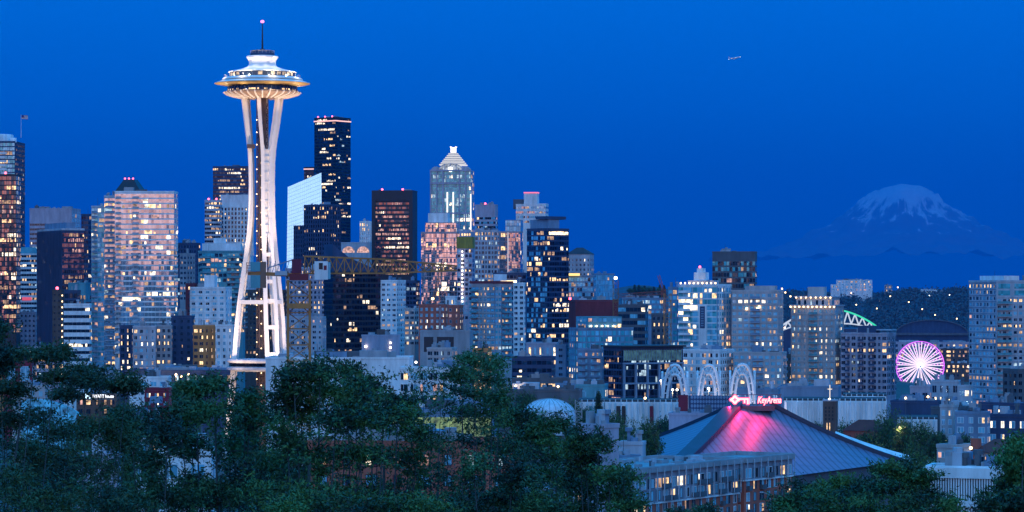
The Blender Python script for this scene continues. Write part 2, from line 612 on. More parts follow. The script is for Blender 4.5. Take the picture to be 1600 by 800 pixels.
BL = {}
def bld(name, label, cat, x0, xc, x1, yt, Y, th, left, right=None, yb=620, group=None, dmin=14.0, dmax=45.0, roof=3, par=1.0, wmin=0, wall=None, cap=None, seed=0, beacons=0, roofwall=None):
    """A box-shaped house or tower: x0, xc, x1 are its left edge, front corner and right edge in the frame, yt its roof line, Y its distance, th its turn."""
    rng = random.Random(hash((x0, yt, Y, seed)) & 0xffff)
    s = Y / F
    if xc >= x1:
        th = 0.0
    t = R(th)
    w = (xc - x0) * s / math.cos(t)
    d = (x1 - xc) * s / math.sin(t) if th > 0 and xc < x1 else dmin
    d = max(dmin if xc >= x1 else 4.0, min(dmax, d))
    w = max(w, wmin)
    C = wp(xc, yt, Y)                          # the front corner
    phi = -t - math.atan2(C.x, C.y)
    g = gz(C.x, C.y) - 1.5
    ux, uy = math.cos(phi), math.sin(phi)
    root = empty(name, (C.x - ux * w, C.y - uy * w, g), phi)
    tag(root, label, cat, group)
    H = C.z - g
    zb = max(0.0, CZ - (yb - HY) * s - g)
    wm = wall or left['wall']
    b = MB().box(0, w, 0, d, -4, H)
    b.build('wall', W[wm], root)
    fl_ = Face((0, 0, 0), (1, 0, 0), w)
    fr_ = Face((w, 0, 0), (0, 1, 0), d)
    fb_ = Face((0, d, 0), (0, -1, 0), d)
    if cap is None:
        cap = 100 if Y < 2300 else 60
    right = right or left
    wr = w / max(1e-3, w + (x1 - xc) * s)
    c1 = int(cap * wr)
    rem = dress(root, fl_, left, zb, H - left['top'] - 0.3, rng, c1, 0)
    if xc < x1:
        dress(root, fr_, right, zb, H - right['top'] - 0.3, rng, cap - c1 + rem, 1)
    if roof >= 0:
        roof_parts(root, w, d, H, rng, roofwall or wm, roof, par)
    for k in range(beacons):
        x = (k + 0.5) / beacons * w
        MB().lathe([(0.0, H + par), (0.9, H + par + 0.2), (0.9, H + par + 1.4), (0, H + par + 1.8)], 8, cx=x, cy=0.5).build('beacon', lamp_red, root)
    root['_w'], root['_d'], root['_h'] = w, d, H
    return root

def blk(root, name, u0, u1, v0, v1, z0, z1, mat, st=None, seed=1):
    """An extra block on or beside a building, in its own metres measured from its front edge; z from its roof line."""
    H = root['_h']
    b = MB().box(u0, u1, v0, v1, H + z0, H + z1)
    o = b.build(name, mat, root)
    if st:
        rng = random.Random(seed)
        dress(root, Face((u0, v0, 0), (1, 0, 0), u1 - u0), st, H + z0 + 0.3, H + z1 - 0.3, rng, 0, 0)
        dress(root, Face((u1, v0, 0), (0, 1, 0), v1 - v0), st, H + z0 + 0.3, H + z1 - 0.3, rng, 0, 1)
    return o

def ub(root, px, Y):
    return px * Y / F

# styles
office_dark = S('curtain', 'black', 'black', 2.0, 3.9, 0.86, 0.62, 0.10, 'dark', run=4, lits=['pale', 'pale', 'dim', 'warm', 'dim'])
office_navy = S('curtain', 'navy', 'dark', 1.9, 3.9, 0.8, 0.6, 0.10, 'black', run=3, lits=['pale', 'dim', 'dim', 'warm'])
ribbon_white = S('ribbon', 'pale', 'dark', 2.4, 3.9, 0.96, 0.5, 0.10, 'blue', run=4)
condo_teal = S('curtain', 'pale', 'teal', 2.6, 3.1, 0.9, 0.74, 0.06, 'blue', run=1.4)
condo_white = S('curtain', 'white', 'clear', 2.6, 3.1, 0.88, 0.72, 0.12, 'blue', run=1.6)

# ------------------------------------------------------------------ far city, left
t = bld('office_tower', 'tall blue glass tower with a white drum roof and a flagpole', 'office tower', -44, 23, 39, 222, 2600, 12,
        S('curtain', 'navy', 'blue', 2.2, 3.8, 0.9, 0.72, 0.05, 'teal', run=3), S('ribbon', 'pale', 'dark', 2.0, 4.2, 0.5, 0.5, 0.03), yb=430, roof=0)
s = 2600 / F
w = t['_w']; H = t['_h']
MB().lathe([(17, H - 0.2), (17, H + 7), (16.3, H + 7.6), (0, H + 7.8)], 40, cx=w - 22, cy=17).build('roof_drum', W['white'], t, True)
MB().lathe([(3, H - 0.2), (3, H + 4), (0, H + 4.2)], 20, cx=w - 2.2, cy=4).build('corner_turret', W['white'], t, True)
MB().box(w - 36, w - 26, 10, 18, H + 7, H + 11).build('roof_unit', W['pale'], t)
fc = Face((0, 0, 0), (1, 0, 0), w)
for k in range(9):
    b = MB(); fc.box(b, 4, w - 5 - 2.2, H - 11 - k * 3.6, H - 11 - k * 3.6 + 1.9, 0.06, 1.0)
    b.build('white_band', W['white'], t)
fp = empty('flagpole', wp(33, 216, 2604))
tag(fp, 'white flagpole with a flying flag on top of the drum roofed tower', 'flagpole')
fp.location.z = t.location.z + H + 4.1
MB().tube([(0, 0, 0), (0, 0, 21)], [0.28, 0.15], 6).build('pole', W['white'], fp)
b = MB()
for i in range(8):
    x0, x1 = 0.3 + i * 0.72, 0.3 + (i + 1) * 0.72
    y0, y1 = 0.5 * math.sin(i * 0.9), 0.5 * math.sin((i + 1) * 0.9)
    for j in range(7):
        z0 = 17.0 + j * 0.52 - i * 0.05
        blue = i < 3 and j >= 3
        b.quad((x0, y0, z0), (x1, y1, z0 - 0.05), (x1, y1, z0 + 0.47), (x0, y0, z0 + 0.52), 2 if blue else j % 2)
b.build('flag', [wall_mat('flag_red', (0.35, 0.05, 0.06)), W['white'], wall_mat('flag_blue', (0.03, 0.04, 0.2))], fp)

t = bld('office_tower', 'bronze glass tower glowing with reflections at the left edge of the photo', 'office tower', -40, 25, 32, 274, 2200, 12,
        S('curtain', 'black', 'bronze', 1.8, 3.6, 0.86, 0.74, 0.22, 'dark', run=3, lits=['dim', 'rose', 'dim', 'warm', 'pale']), yb=520, beacons=2, dmax=30)
t = bld('office_building', 'pale office block with ribbon windows and a wide blank top', 'office building', 47, 112, 126, 327, 2500, 14,
        S('ribbon', 'lilac', 'dark', 2.2, 4.0, 0.95, 0.45, 0.14, top=11, run=5), S('curtain', 'lilac', 'blue', 2.0, 4.0, 0.9, 0.8, 0.03, top=3), yb=420)
t = bld('office_building', 'white banded office with a teal gabled roof beside the bronze tower', 'office building', 30, 57, 60, 396, 2300, 10,
        S('ribbon', 'white', 'dark', 2.0, 3.6, 0.95, 0.48, 0.10), yb=500, roof=-1)
w, d, H = t['_w'], t['_d'], t['_h']
MB().prism([(0, 0), (w, 0), (w, d), (0, d)], H + 0.01, H + 5, pts1=[(1.5, d * .3), (w - 1.5, d * .3), (w - 1.5, d * .7), (1.5, d * .7)]).build('gabled_roof', W['teal'], t)
MB().box(2.5, 10, -0.4, -0.1, H - 37.5, H - 35.0).build('red_sign', lit_mat('red_sign_light', (1, 0.12, 0.2), 0.7, var=False), t)
bld('apartment_building', 'lilac punched window block below the white banded office', 'apartment building', 31, 56, 58, 489, 2250, 10,
    S('punch', 'lilac', 'dark', 3.2, 3.6, 0.42, 0.45, 0.04), yb=560)
t = bld('office_tower', 'dark mullioned tower with one half glowing pink and a pale cornice', 'office tower', 58, 97, 131, 362, 2150, 72,
        S('rib', 'navy', 'dark', 1.5, 3.8, 0.9, 0.7, 0.05, 'black', ribw=0.4), S('rib', 'navy', 'bronze', 1.5, 3.8, 0.9, 0.66, 0.12, 'bronze', ribw=0.25, run=4, lits=['warm', 'dim', 'rose']), yb=560, roof=2)
w, d, H = t['_w'], t['_d'], t['_h']
MB().box(-0.4, w + 0.4, -0.4, d + 0.4, H + 1.1, H + 2.6).build('cornice', W['pale'], t)
MB().box(6, w - 2, 4, d - 6, H + 2.61, H + 7).build('penthouse', W['bluegrey'], t)
bld('office_tower', 'narrow dark tower with a bright lit top edge', 'office tower', 127, 138, 143, 336, 2400, 25, office_navy, yb=450, roof=0)
t = bld('office_tower', 'stone tower with a dark mansard roof and red roof lights behind the glass condominium', 'office tower', 176, 222, 233, 299, 2600, 14, S('punch', 'lilac', 'dark', 3, 3.6, 0.5, 0.5, 0.05), yb=330, roof=-1)
w, d, H = t['_w'], t['_d'], t['_h']
MB().prism([(2, 1), (w - 2, 1), (w - 2, d - 1), (2, d - 1)], H + 0.01, H + 11, pts1=[(9, 6), (w - 9, 6), (w - 9, d - 6), (9, d - 6)]).build('mansard_roof', W['black'], t)
for k in (10, w / 2, w - 10):
    MB().tube([(k, 7, H + 10.8), (k, 7, H + 15)], [0.25, 0.1], 5).build('antenna', W['black'], t)
    MB().lathe([(0, H + 11), (.7, H + 11.3), (.7, H + 12.3), (0, H + 12.6)], 8, cx=k, cy=6.4).build('beacon', lamp_red, t)

# glass condominium
cond = S('curtain', 'white', 'condo', 2.2, 3.0, 0.95, 0.72, 0.10, 'condo', run=1.5, frame='white', rail='pale', balc=[(0.02, 0.10), (0.30, 0.40), (0.86, 0.98)], lits=['warm', 'pale', 'pale', 'dim', 'rose', 'dim'])
t = bld('condominium_tower', 'broad pale glass condominium tower with white slab edges and balconies', 'condominium', 180, 272, 278, 301, 1700, 8, cond, yb=560, roof=2, cap=0)
condw = S('curtain', 'pale', 'blue', 2.2, 3.0, 0.88, 0.7, 0.07, 'teal', run=1.3, balc=[(0.05, 0.45)], rail='bluegrey', frame='pale')
bld('condominium_tower', 'narrow blue glass wing stepping down left of the pale condominium', 'condominium', 143, 163, 164, 324, 1760, 6, condw, yb=580, roof=1)
bld('condominium_tower', 'glass wing with a set back roof between the blue wing and the pale condominium', 'condominium', 163, 181, 182, 308, 1720, 6, S('curtain', 'pale', 'condo', 2.2, 3.0, 0.92, 0.72, 0.1, 'condo', balc=[(0.1, 0.9)], frame='white'), yb=580, roof=1)
bld('office_building', 'dark blue block rising behind the right side of the condominium', 'office building', 277, 296, 313, 381, 2300, 40, S('punch', 'navy', 'dark', 3, 3.6, 0.5, 0.5, 0.08), yb=470)
t = bld('apartment_building', 'grey slab building with a red end wall', 'apartment building', 281, 292, 305, 398, 1950, 40, S('punch', 'grey', 'dark', 3, 3.3, 0.5, 0.5, 0.08), S('punch', 'grey', 'dark', 3, 3.3, 0.5, 0.5, 0.05), yb=470, roof=1)
bld('apartment_building', 'slim building with a bright red side wall and a window column', 'apartment building', 290, 304, 308, 445, 1800, 20, S('punch', 'rust', 'dark', 5.6, 3.3, 0.3, 0.5, 0.2), yb=500, wall='rust', roof=1)
# striped office, brown towers
bld('office_building', 'white striped low office with dark ribbon windows by the foreground branches', 'office building', 100, 140, 143, 477, 1600, 10, S('ribbon', 'white', 'dark', 2.4, 3.8, 0.98, 0.42, 0.22, run=6, lits=['pale', 'warm', 'pale']), yb=590, roof=1)
t = bld('office_building', 'brown slab with a strip of wall lights and a red beacon', 'office building', 82, 96, 101, 455, 1750, 20, S('punch', 'brown', 'dark', 3.5, 3.6, 0.3, 0.3, 0.06), yb=570, roof=0, beacons=1)
w = t['_w']; H = t['_h']
for k in range(14):
    MB().box(w + 0.05, w + 0.5, 0.4, 0.9, H - 3 - k * 3.6, H - 2.2 - k * 3.6).build('wall_light', lamp_warm, t)
bld('office_building', 'teal roofed dark glass block behind the white striped office', 'office building', 107, 134, 142, 444, 1800, 18, S('curtain', 'teal', 'dark', 2.4, 3.6, 0.8, 0.6, 0.1, 'teal', top=6), yb=490, wall='teal', roof=2)
bld('office_building', 'dark glass cube with a few lit panes beside the brown slab', 'office building', 101, 121, 126, 456, 1680, 14, S('curtain', 'navy', 'black', 2.4, 3.6, 0.86, 0.7, 0.08, 'dark'), yb=500, roof=1)
# apartment complex in panels
bld('apartment_building', 'navy apartment block with a column of warm lit stair windows', 'apartment building', 187, 206, 209, 511, 1460, 12, S('punch', 'navy', 'dark', 3.0, 3.0, 0.5, 0.6, 0.35, lits=['warm', 'pale', 'dim']), yb=580, roof=1)
bld('apartment_building', 'white and grey panelled apartment block with small square windows', 'apartment building', 208, 243, 244, 512, 1450, 6, S('punch', 'pale', 'dark', 3.2, 3.0, 0.42, 0.5, 0.12, 'blue'), yb=582, roof=1)
bld('apartment_building', 'grey apartment block with reddish blinds between white and navy blocks', 'apartment building', 244, 268, 269, 511, 1455, 6, S('punch', 'grey', 'dark', 2.6, 3.0, 0.5, 0.5, 0.3, lits=['warm', 'rose', 'dim']), yb=580, roof=1)
bld('apartment_building', 'tall dark navy block in the middle of the panelled apartments', 'apartment building', 268, 300, 304, 496, 1465, 12, S('punch', 'navy', 'dark', 3.4, 3.0, 0.3, 0.45, 0.12), yb=585, roof=3)
bld('apartment_building', 'tan apartment block with warm windows next to the navy block', 'apartment building', 302, 336, 337, 511, 1455, 6, S('punch', 'tan', 'dark', 2.6, 3.0, 0.5, 0.5, 0.3, lits=['warm', 'dim', 'pale']), yb=582, roof=1)
bld('apartment_building', 'white apartment block with small windows behind the left tower leg', 'apartment building', 337, 364, 367, 510, 1450, 10, S('punch', 'white', 'dark', 3.2, 3.0, 0.4, 0.5, 0.12, 'blue'), yb=582, roof=1)
t = bld('apartment_building', 'pale aqua apartment house with a square roof tower left of the white tower', 'apartment building', 297, 352, 362, 451, 1600, 16, S('punch', 'white', 'blue', 4.4, 3.1, 0.5, 0.42, 0.13, 'dark'), S('punch', 'white', 'blue', 4.4, 3.1, 0.4, 0.42, 0.1), yb=515, roof=1)
blk(t, 'roof_tower', 7, 13, 4, 10, 0.1, 7.5, W['white'])
t = bld('apartment_building', 'teal glass apartment house with lit floors under a white stepped roof', 'apartment building', 310, 380, 383, 394, 1800, 8, S('curtain', 'teal', 'teal', 2.6, 3.1, 0.8, 0.66, 0.2, 'dark', run=1.3, balc=[(0.05, 0.3), (0.65, 0.95)], rail='teal', frame='pale'), yb=520, roof=0)
w = t['_w']
blk(t, 'stepped_roof', 2, w - 2, 3, 12, 0.1, 5.5, W['white'])
blk(t, 'roof_unit', 9, 16, 5, 10, 5.6, 9, W['white'])

# behind and right of the white tower
t = bld('office_tower', 'black tower with lit bands standing behind the white tower', 'office tower', 333, 388, 396, 261, 3000, 10, S('ribbon', 'navy', 'black', 1.8, 3.9, 0.92, 0.5, 0.12, 'dark', run=4, lits=['pale', 'dim', 'warm']), yb=320, roof=2)
bld('office_tower', 'striped office tower with horizontal lit floors left of the white ribbed tower', 'office tower', 320, 344, 347, 314, 2680, 10, S('ribbon', 'pale', 'dark', 2, 3.9, 0.94, 0.5, 0.3, run=3, lits=['pale', 'warm', 'dim']), yb=400, beacons=2, roof=0)
bld('office_tower', 'white ribbed tower with a blank white crown behind the white tower leg', 'office tower', 345, 392, 396, 306, 2700, 8, S('rib', 'white', 'dark', 3.2, 3.9, 0.8, 0.6, 0.12, 'black', ribw=1.5, top=10, lits=['warm', 'dim', 'pale']), yb=400, roof=1)
t = bld('office_tower', 'tallest black skyscraper with a glowing pink roof line', 'office tower', 491, 524, 548, 184, 3500, 38, S('ribbon', 'black', 'black', 2.2, 3.9, 0.95, 0.55, 0.14, 'dark', run=5, lits=['pale', 'dim', 'pale', 'warm']), S('ribbon', 'black', 'black', 2.2, 3.9, 0.95, 0.55, 0.07, 'dark', run=3, lits=['pale', 'dim', 'cool']), yb=380, beacons=3, roof=3)
w, d, H = t['_w'], t['_d'], t['_h']
MB().box(-0.5, w + 0.5, -0.5, -0.2, H - 4.2, H - 2.8).box(w + 0.2, w + 0.5, -0.19, d + 0.5, H - 4.2, H - 2.8).build('roof_light_line', lit_mat('pink_roof_light', (1, .55, .5), 1.4, var=False), t)
t = bld('office_tower', 'lower black shoulder tower with a lit edge left of the tallest skyscraper', 'office tower', 475, 490, 494, 262, 3450, 20, office_dark, yb=300, roof=0)
w, H = t['_w'], t['_h']
MB().box(-0.3, w + .3, -.6, -.3, H - 2.2, H - 1.0).build('roof_light_line', MATS['pink_roof_light'], t)
# slanted bright glass tower
Y = 2900; s = Y / F
C = wp(448, 455, Y); g = gz(C.x, Y) - 1.5
t = tag(empty('office_tower', (C.x, Y, g), -math.atan2(C.x, Y)), 'gleaming pale glass tower with a slanted roof', 'office tower')
w, hl, hr = 56 * s, CZ + (455 - 291) * s - g, CZ + (455 - 268) * s - g
LEAN = 0.12                                       # the glass leans back towards its top
b = MB()
b.v += [(-1.2, 0, 0), (w, 0, 0), (w, 50, 0), (-1.2, 50, 0), (1.0, LEAN * hl, hl), (w - 1, LEAN * hr, hr), (w - 1, 50, hr), (1, 50, hl)]
b.f += [(0, 3, 2, 1), (4, 5, 6, 7), (1, 2, 6, 5), (2, 3, 7, 6), (3, 0, 4, 7), (0, 1, 5, 4)]; b.m += [0] * 6
b.build('wall', W['pale'], t)
b = MB(); rng = random.Random(5)
nf, nb = 46, 16
for f in range(nf):
    for k in range(nb):
        def pt(a, c):
            x0, x1 = -1.2 + 2.2 * c, w - c
            z = (hl + (hr - hl) * a) * c
            return (x0 + (x1 - x0) * a, LEAN * z - .08, z)
        a0, a1, c0, c1 = (k + .02) / nb, (k + .98) / nb, (f + .03) / nf, (f + .97) / nf
        if f > 10 and rng.random() > 0.004:
            b.quad(pt(a0, c0), pt(a1, c0), pt(a1, c1), pt(a0, c1), 0)
b.build('glazing', G['bright'], t)
# stepped dark ribbed tower
ribd = S('rib', 'navy', 'black', 2.4, 3.9, 0.75, 0.6, 0.08, 'dark', ribw=0.9, lits=['warm', 'dim', 'pale'])
t = bld('office_tower', 'dark ribbed tower in two steps in front of the slanted glass tower', 'office tower', 475, 514, 532, 321, 2500, 34, ribd, yb=420, roof=1, wall='navy')
H = t['_h']; s = 2500 / F
blk(t, 'lower_step', -11.5, -0.05, 1, 25, -120, -17, W['navy'], S('rib', 'navy', 'black', 2.4, 3.9, 0.75, 0.6, 0.1, 'dark', ribw=0.9, lits=['warm', 'dim']))
# arch lit building
t = bld('civic_building', 'low pale building with glowing pink arches left of the brown tower', 'civic building', 512, 578, 581, 380, 2750, 6, S('blank', 'pale'), yb=420, roof=0)
for k in range(3):
    c = 6 + k * 14
    b = MB()
    pts = [(c + 6 * math.cos(a), c * 0 + 0, t['_h'] - 9 + 6 * math.sin(a)) for a in np.linspace(0, PI, 12)]
    b.poly([(x, -0.05, z) for x, _, z in pts])
    b.build('arched_window', lit_mat('pink_arch_light', (1, .55, .45), .7), t)
bld('office_tower', 'slim white tower with bright lamps round its top', 'office tower', 562, 578, 581, 347, 2850, 14, S('rib', 'white', 'clear', 2.0, 3.9, 0.7, 0.6, 0.1, 'blue', ribw=0.7), yb=390, roof=1)
# black tower with wedge
t = bld('office_tower', 'black glass tower with a sloping wedge top and a few scattered lit rooms', 'office tower', 506, 520, 596, 424, 1900, 66, S('curtain', 'black', 'black', 2.2, 3.6, 0.9, 0.7, 0.02, 'black'), S('curtain', 'black', 'black', 2.0, 3.6, 0.88, 0.62, 0.055, 'dark', run=1.6, lits=['warm', 'dim', 'dim', 'pale']), yb=562, roof=-1, dmax=60)
w, d, H = t['_w'], t['_d'], t['_h']
b = MB(); b.v += [(0, 0, H), (w, 0, H), (w, d, H), (0, d, H), (0, 0, H + 18), (w, 0, H + 18), (w, d * .34, H + 9), (0, d * .34, H + 9)]
b.f += [(0, 1, 5, 4), (1, 2, 6, 5), (2, 3, 7, 6), (3, 0, 4, 7), (4, 5, 6, 7)]; b.m += [0] * 5
b.build('wedge_top', W['navy'], t)
# brown ribboned block
t = bld('office_tower', 'dark brown block tower with a heavy frame and glowing pinkish floors', 'office tower', 581, 645, 652, 299, 2600, 10, S('blank', 'black'), yb=480, roof=1, beacons=2, wall='black')
w, H = t['_w'], t['_h']
rng = random.Random(11)
sub = S('ribbon', 'black', 'bronze', 1.5, 3.9, 0.94, 0.5, 0.3, 'dark', run=6, lits=['rose', 'dim', 'dim', 'pale'])
f2 = Face((3.5, -0.02, 0), (1, 0, 0), w - 7)
dress(t, f2, sub, H - 76, H - 9, rng, 0, 0); dress(t, f2, sub, H - 120, H - 84, rng, 0, 0)
b = MB(); f0 = Face((0, 0, 0), (1, 0, 0), w)
for (u0, u1, z0, z1) in ((0, 3.4, 0, H), (w - 3.4, w, 0, H), (3.42, w - 3.42, H - 8.5, H), (3.42, w - 3.42, H - 83.5, H - 76.5)):
    f0.box(b, u0, u1, z0, z1, 0.02, 1.0)
b.build('heavy_frame', W['black'], t)
bld('office_building', 'dark block with a few lights filling in below the brown frame tower', 'office building', 600, 650, 656, 440, 2300, 10, S('curtain', 'navy', 'black', 2.6, 3.6, 0.8, 0.6, 0.08, 'dark'), yb=520)

# pyramid topped tower
Y = 2900; s = Y / F
gr = S('curtain', 'lilac', 'teal', 2.1, 3.9, 0.88, 0.86, 0.06, 'teal', run=1.5, lits=['cool', 'pale', 'cool'])
t = bld('office_tower', 'granite and teal glass tower crowned by a brightly lit stepped pyramid', 'office tower', 672, 736, 741, 266, Y, 8, gr, S('curtain', 'lilac', 'clear', 2.1, 3.9, 0.8, 0.8, 0.1, 'blue'), yb=420, roof=-1, wall='lilac', dmin=36, dmax=36)
w, d, H = t['_w'], t['_d'], t['_h']
fc = Face((0, 0, 0), (1, 0, 0), w)
b = MB()
for u in (0, 0.15, 0.30, 0.70, 0.85):
    fc.box(b, u * w, u * w + 1.3, H - 95, H + 0.4, 0.05, 1.2)
for z in (H - 0.9, H - 14, H - 44, H - 62):
    fc.box(b, 0.01, w - 0.01, z, z + 1.6, 1.22, 1.6)
b.build('granite_frame', W['lilac'], t)
for u in (0.405, 0.55):
    b = MB(); fc.box(b, u * w, u * w + 1.3, H - 60, H - 22, 0.06, 0.7)
    b.build('light_strip', lit_mat('white_facade_light', (1, .95, .9), 1.6, var=False), t)
b = MB(); fc.box(b, w - 0.6, w + 0.5, H - 60, H - 24, 1.3, 2.0); b.build('light_strip', MATS['white_facade_light'], t)
b = MB()
pts = [(w / 2 + 12 * math.cos(a), H + .3 + 6.6 * math.sin(a)) for a in np.linspace(0, PI, 20)]
b.poly([(x, -0.4, z) for x, z in pts])
b.poly([(x, 12.0, z) for x, z in reversed(pts)])
for k in range(19):
    b.quad((pts[k][0], 12, pts[k][1]), (pts[k + 1][0], 12, pts[k + 1][1]), (pts[k + 1][0], -0.4, pts[k + 1][1]), (pts[k][0], -0.4, pts[k][1]))
b.build('arched_gable', lit_mat('white_gable_glow', (.75, .85, 1), .45), t)
b = MB()
for k in range(19):
    p0, p1 = pts[k], pts[k + 1]
    b.bar((p0[0], -0.6, p0[1]), (p1[0], -0.6, p1[1]), 0.9, 0.6)
b.bar((w / 2, -.6, H), (w / 2, -.6, H + 6.6), .6); b.bar((w / 2 - 6, -.6, H), (w / 2 - 6, -.6, H + 5.7), .5); b.bar((w / 2 + 6, -.6, H), (w / 2 + 6, -.6, H + 5.7), .5)
b.build('gable_frame', W['pale'], t)
b = MB(); b.poly([(w / 2 + 2.6 * math.cos(a), -0.95, H + 1 + 2.6 * math.sin(a)) for a in np.linspace(0, PI * 2, 16, endpoint=False)])
b.build('round_window', lit_mat('gable_light', (1, .97, .92), 2.5, var=False), t)
for cx in (6, w - 6):
    b = MB()
    pp = [(cx + 5 * math.cos(a), H + 4 * math.sin(a)) for a in np.linspace(0, PI, 10)]
    b.poly([(x, -0.3, z) for x, z in pp])
    for k in range(9):
        b.quad((pp[k][0], 10, pp[k][1]), (pp[k + 1][0], 10, pp[k + 1][1]), (pp[k + 1][0], -.3, pp[k + 1][1]), (pp[k][0], -.3, pp[k][1]))
    b.build('corner_vault', W['pale'], t)
pyr = lit_mat('pyramid_flood_glow', (1, .97, .95), 0.8, var=False)  # flood light put into the steps as their own glow
b = MB()
n = 7
for k in range(n):
    h0 = 13.0 - 9.6 * k / n; z0 = H + 5.6 + 13.0 * k / n
    c = w / 2; cyy = 20
    b.box(c - h0, c + h0, cyy - h0 * .8, cyy + h0 * .8, z0, z0 + 1.1, 0)
    b.box(c - h0 + .9, c + h0 - .9, cyy - h0 * .8 + .9, cyy + h0 * .8 - .9, z0 + 1.1, z0 + 13.0 / n, 1)
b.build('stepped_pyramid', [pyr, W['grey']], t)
MB().box(w / 2 - 2.6, w / 2 + 2.6, 17.4, 22.6, H + 18.5, H + 24).box(w / 2 - 3.2, w / 2 - 2.0, 17, 23, H + 24.01, H + 24.9).box(w / 2 + 2.0, w / 2 + 3.2, 17, 23, H + 24.01, H + 24.9).build('lantern', lit_mat('lantern_light', (1, .93, .95), 1.8, var=False), t)
MB().box(-1.0, w + 1.0, -6, d, -4, H - 62).build('lower_shaft', W['lilac'], t)
dress(t, Face((-1, -6, 0), (1, 0, 0), w + 2), S('curtain', 'lilac', 'clear', 2.6, 3.9, 0.62, 0.6, 0.16, 'blue'), H - 115, H - 63, random.Random(3), 0, 0)

# pink reflecting tower with blank white top
pk = S('curtain', 'pink', 'mirror', 2.1, 3.8, 0.9, 0.84, 0.05, 'mirror', lits=['pale', 'warm'])
t = bld('office_tower', 'stepped glass tower mirroring the pink evening sky under a blank white top', 'office tower', 658, 714, 717, 364, 2300, 6, pk, yb=500, roof=0, wall='pink')
H = t['_h']; w = t['_w']; s = 2300 / F
blk(t, 'upper_step', 3, w - 1, 3, 26, 0.1, 8.5, W['pink'], pk, 4)
blk(t, 'blank_top', 5, 5 + 31 * s, 5, 22, 8.6, 16, W['white'])
# green netted tower
t = bld('office_tower', 'unfinished tower wrapped in green yellow netting with a column of work lights', 'office tower', 714, 738, 741, 388, 2250, 12, S('curtain', 'lilac', 'dark', 3, 3.7, 0.7, 0.6, 0.06, 'clear'), yb=500, roof=-1)
w, d, H = t['_w'], t['_d'], t['_h']
MB().box(-.4, w + .4, -.4, d + .4, H + .01, H + 9).build('safety_netting', wall_mat('green_yellow_netting', (0.30, 0.24, 0.03), var=0.5, scale=.6), t)
for k in range(14):
    b = MB(); b.box(4, 4.8, -1.1, -.4, H - 3 - k * 3.0, H - 1.9 - k * 3.0)
    b.build('work_light', lamp_white, t)
bld('office_tower', 'grey striped office tower with a pinkish flat cap', 'office tower', 742, 774, 778, 321, 2800, 12, S('ribbon', 'lilac', 'dark', 2, 3.9, .96, .5, .14, 'blue', run=4, top=10), yb=400, beacons=1, roofwall='lilac')
bld('office_building', 'white gridded office with many lit windows below the grey striped tower', 'office building', 742, 777, 780, 361, 2500, 10, S('punch', 'pale', 'dark', 3.0, 3.8, .62, .6, .28, run=2), yb=450)
t = bld('office_tower', 'pink mirrored glass tower with a pale vertical spine', 'office tower', 776, 813, 817, 363, 2520, 10, S('curtain', 'pink', 'mirror', 2.0, 3.8, .92, .86, .04, 'mirror'), yb=440, roof=0)
w, H = t['_w'], t['_h']
MB().box(w * .46, w * .5, -.5, -.06, 0, H).build('spine', lit_mat('pale_spine_light', (.85, .8, .95), .6, var=False), t)
blk(t, 'glass_crown', w * .35, w, 2, 14, .1, 11, W['bluegrey'], S('curtain', 'bluegrey', 'blue', 2, 4, .9, .85, 0, 'clear'))
t = bld('office_tower', 'white lit tower with a tall fin and red roof edge', 'office tower', 806, 853, 857, 320, 2950, 10, S('ribbon', 'white', 'clear', 2, 3.9, .9, .45, .2, 'mirror', run=3), yb=350, roof=0)
w = t['_w']
blk(t, 'tall_fin', 8, 22, 2, 12, .1, 12, W['white'])
H = t['_h']
MB().box(7.8, 22.2, 1.6, 12.2, H + 12.01, H + 13.2).build('red_edge_light', lit_mat('red_edge_light', (1, .2, .35), 1.2, var=False), t)
blk(t, 'dark_block', -4, 6, 6, 14, -4, 6, W['dgrey'])
blk(t, 'gridded_block', 23, w, 4, 14, .1, 1.5, W['white'])
t = bld('office_tower', 'low dark annex with a warm lit terrace left of the navy glass tower', 'office building', 770, 822, 825, 428, 2150, 6, S('curtain', 'navy', 'dark', 3, 3.8, .8, .6, .03, 'black'), yb=470, roof=1)
MB().box(6, 18, -1.6, -.1, t['_h'] - 7, t['_h'] - 5).build('terrace_light', lamp_warm, t)
# navy glass tower
nav = S('curtain', 'navy', 'dark', 2.0, 3.2, .9, .7, .09, 'blue', run=1.8, lits=['warm', 'pale', 'warm', 'dim'])
t = bld('condominium_tower', 'tall navy glass tower with warm lit floors and a bright top storey', 'condominium', 823, 855, 889, 359, 1800, 46, nav, S('curtain', 'navy', 'black', 2.0, 3.2, .9, .66, .08, 'dark', run=2, lits=['warm', 'pale', 'dim']), yb=545, roof=1, cap=0, dmax=30)
w, d, H = t['_w'], t['_d'], t['_h']
blk(t, 'penthouse', 1, w - 1, 2, d * .6, .1, 6.5, W['bluegrey'])
blk(t, 'upper_storey', w * .4, w - .4, .5, d - 2, 6.6, 8.5, W['navy'])
for (a, c) in ((.08, .48), (.52, .95)):
    MB().box(w + .06, w + .3, d * a, d * c, H - 3, H - 1.2).build('lit_storey', L['hot'], t)
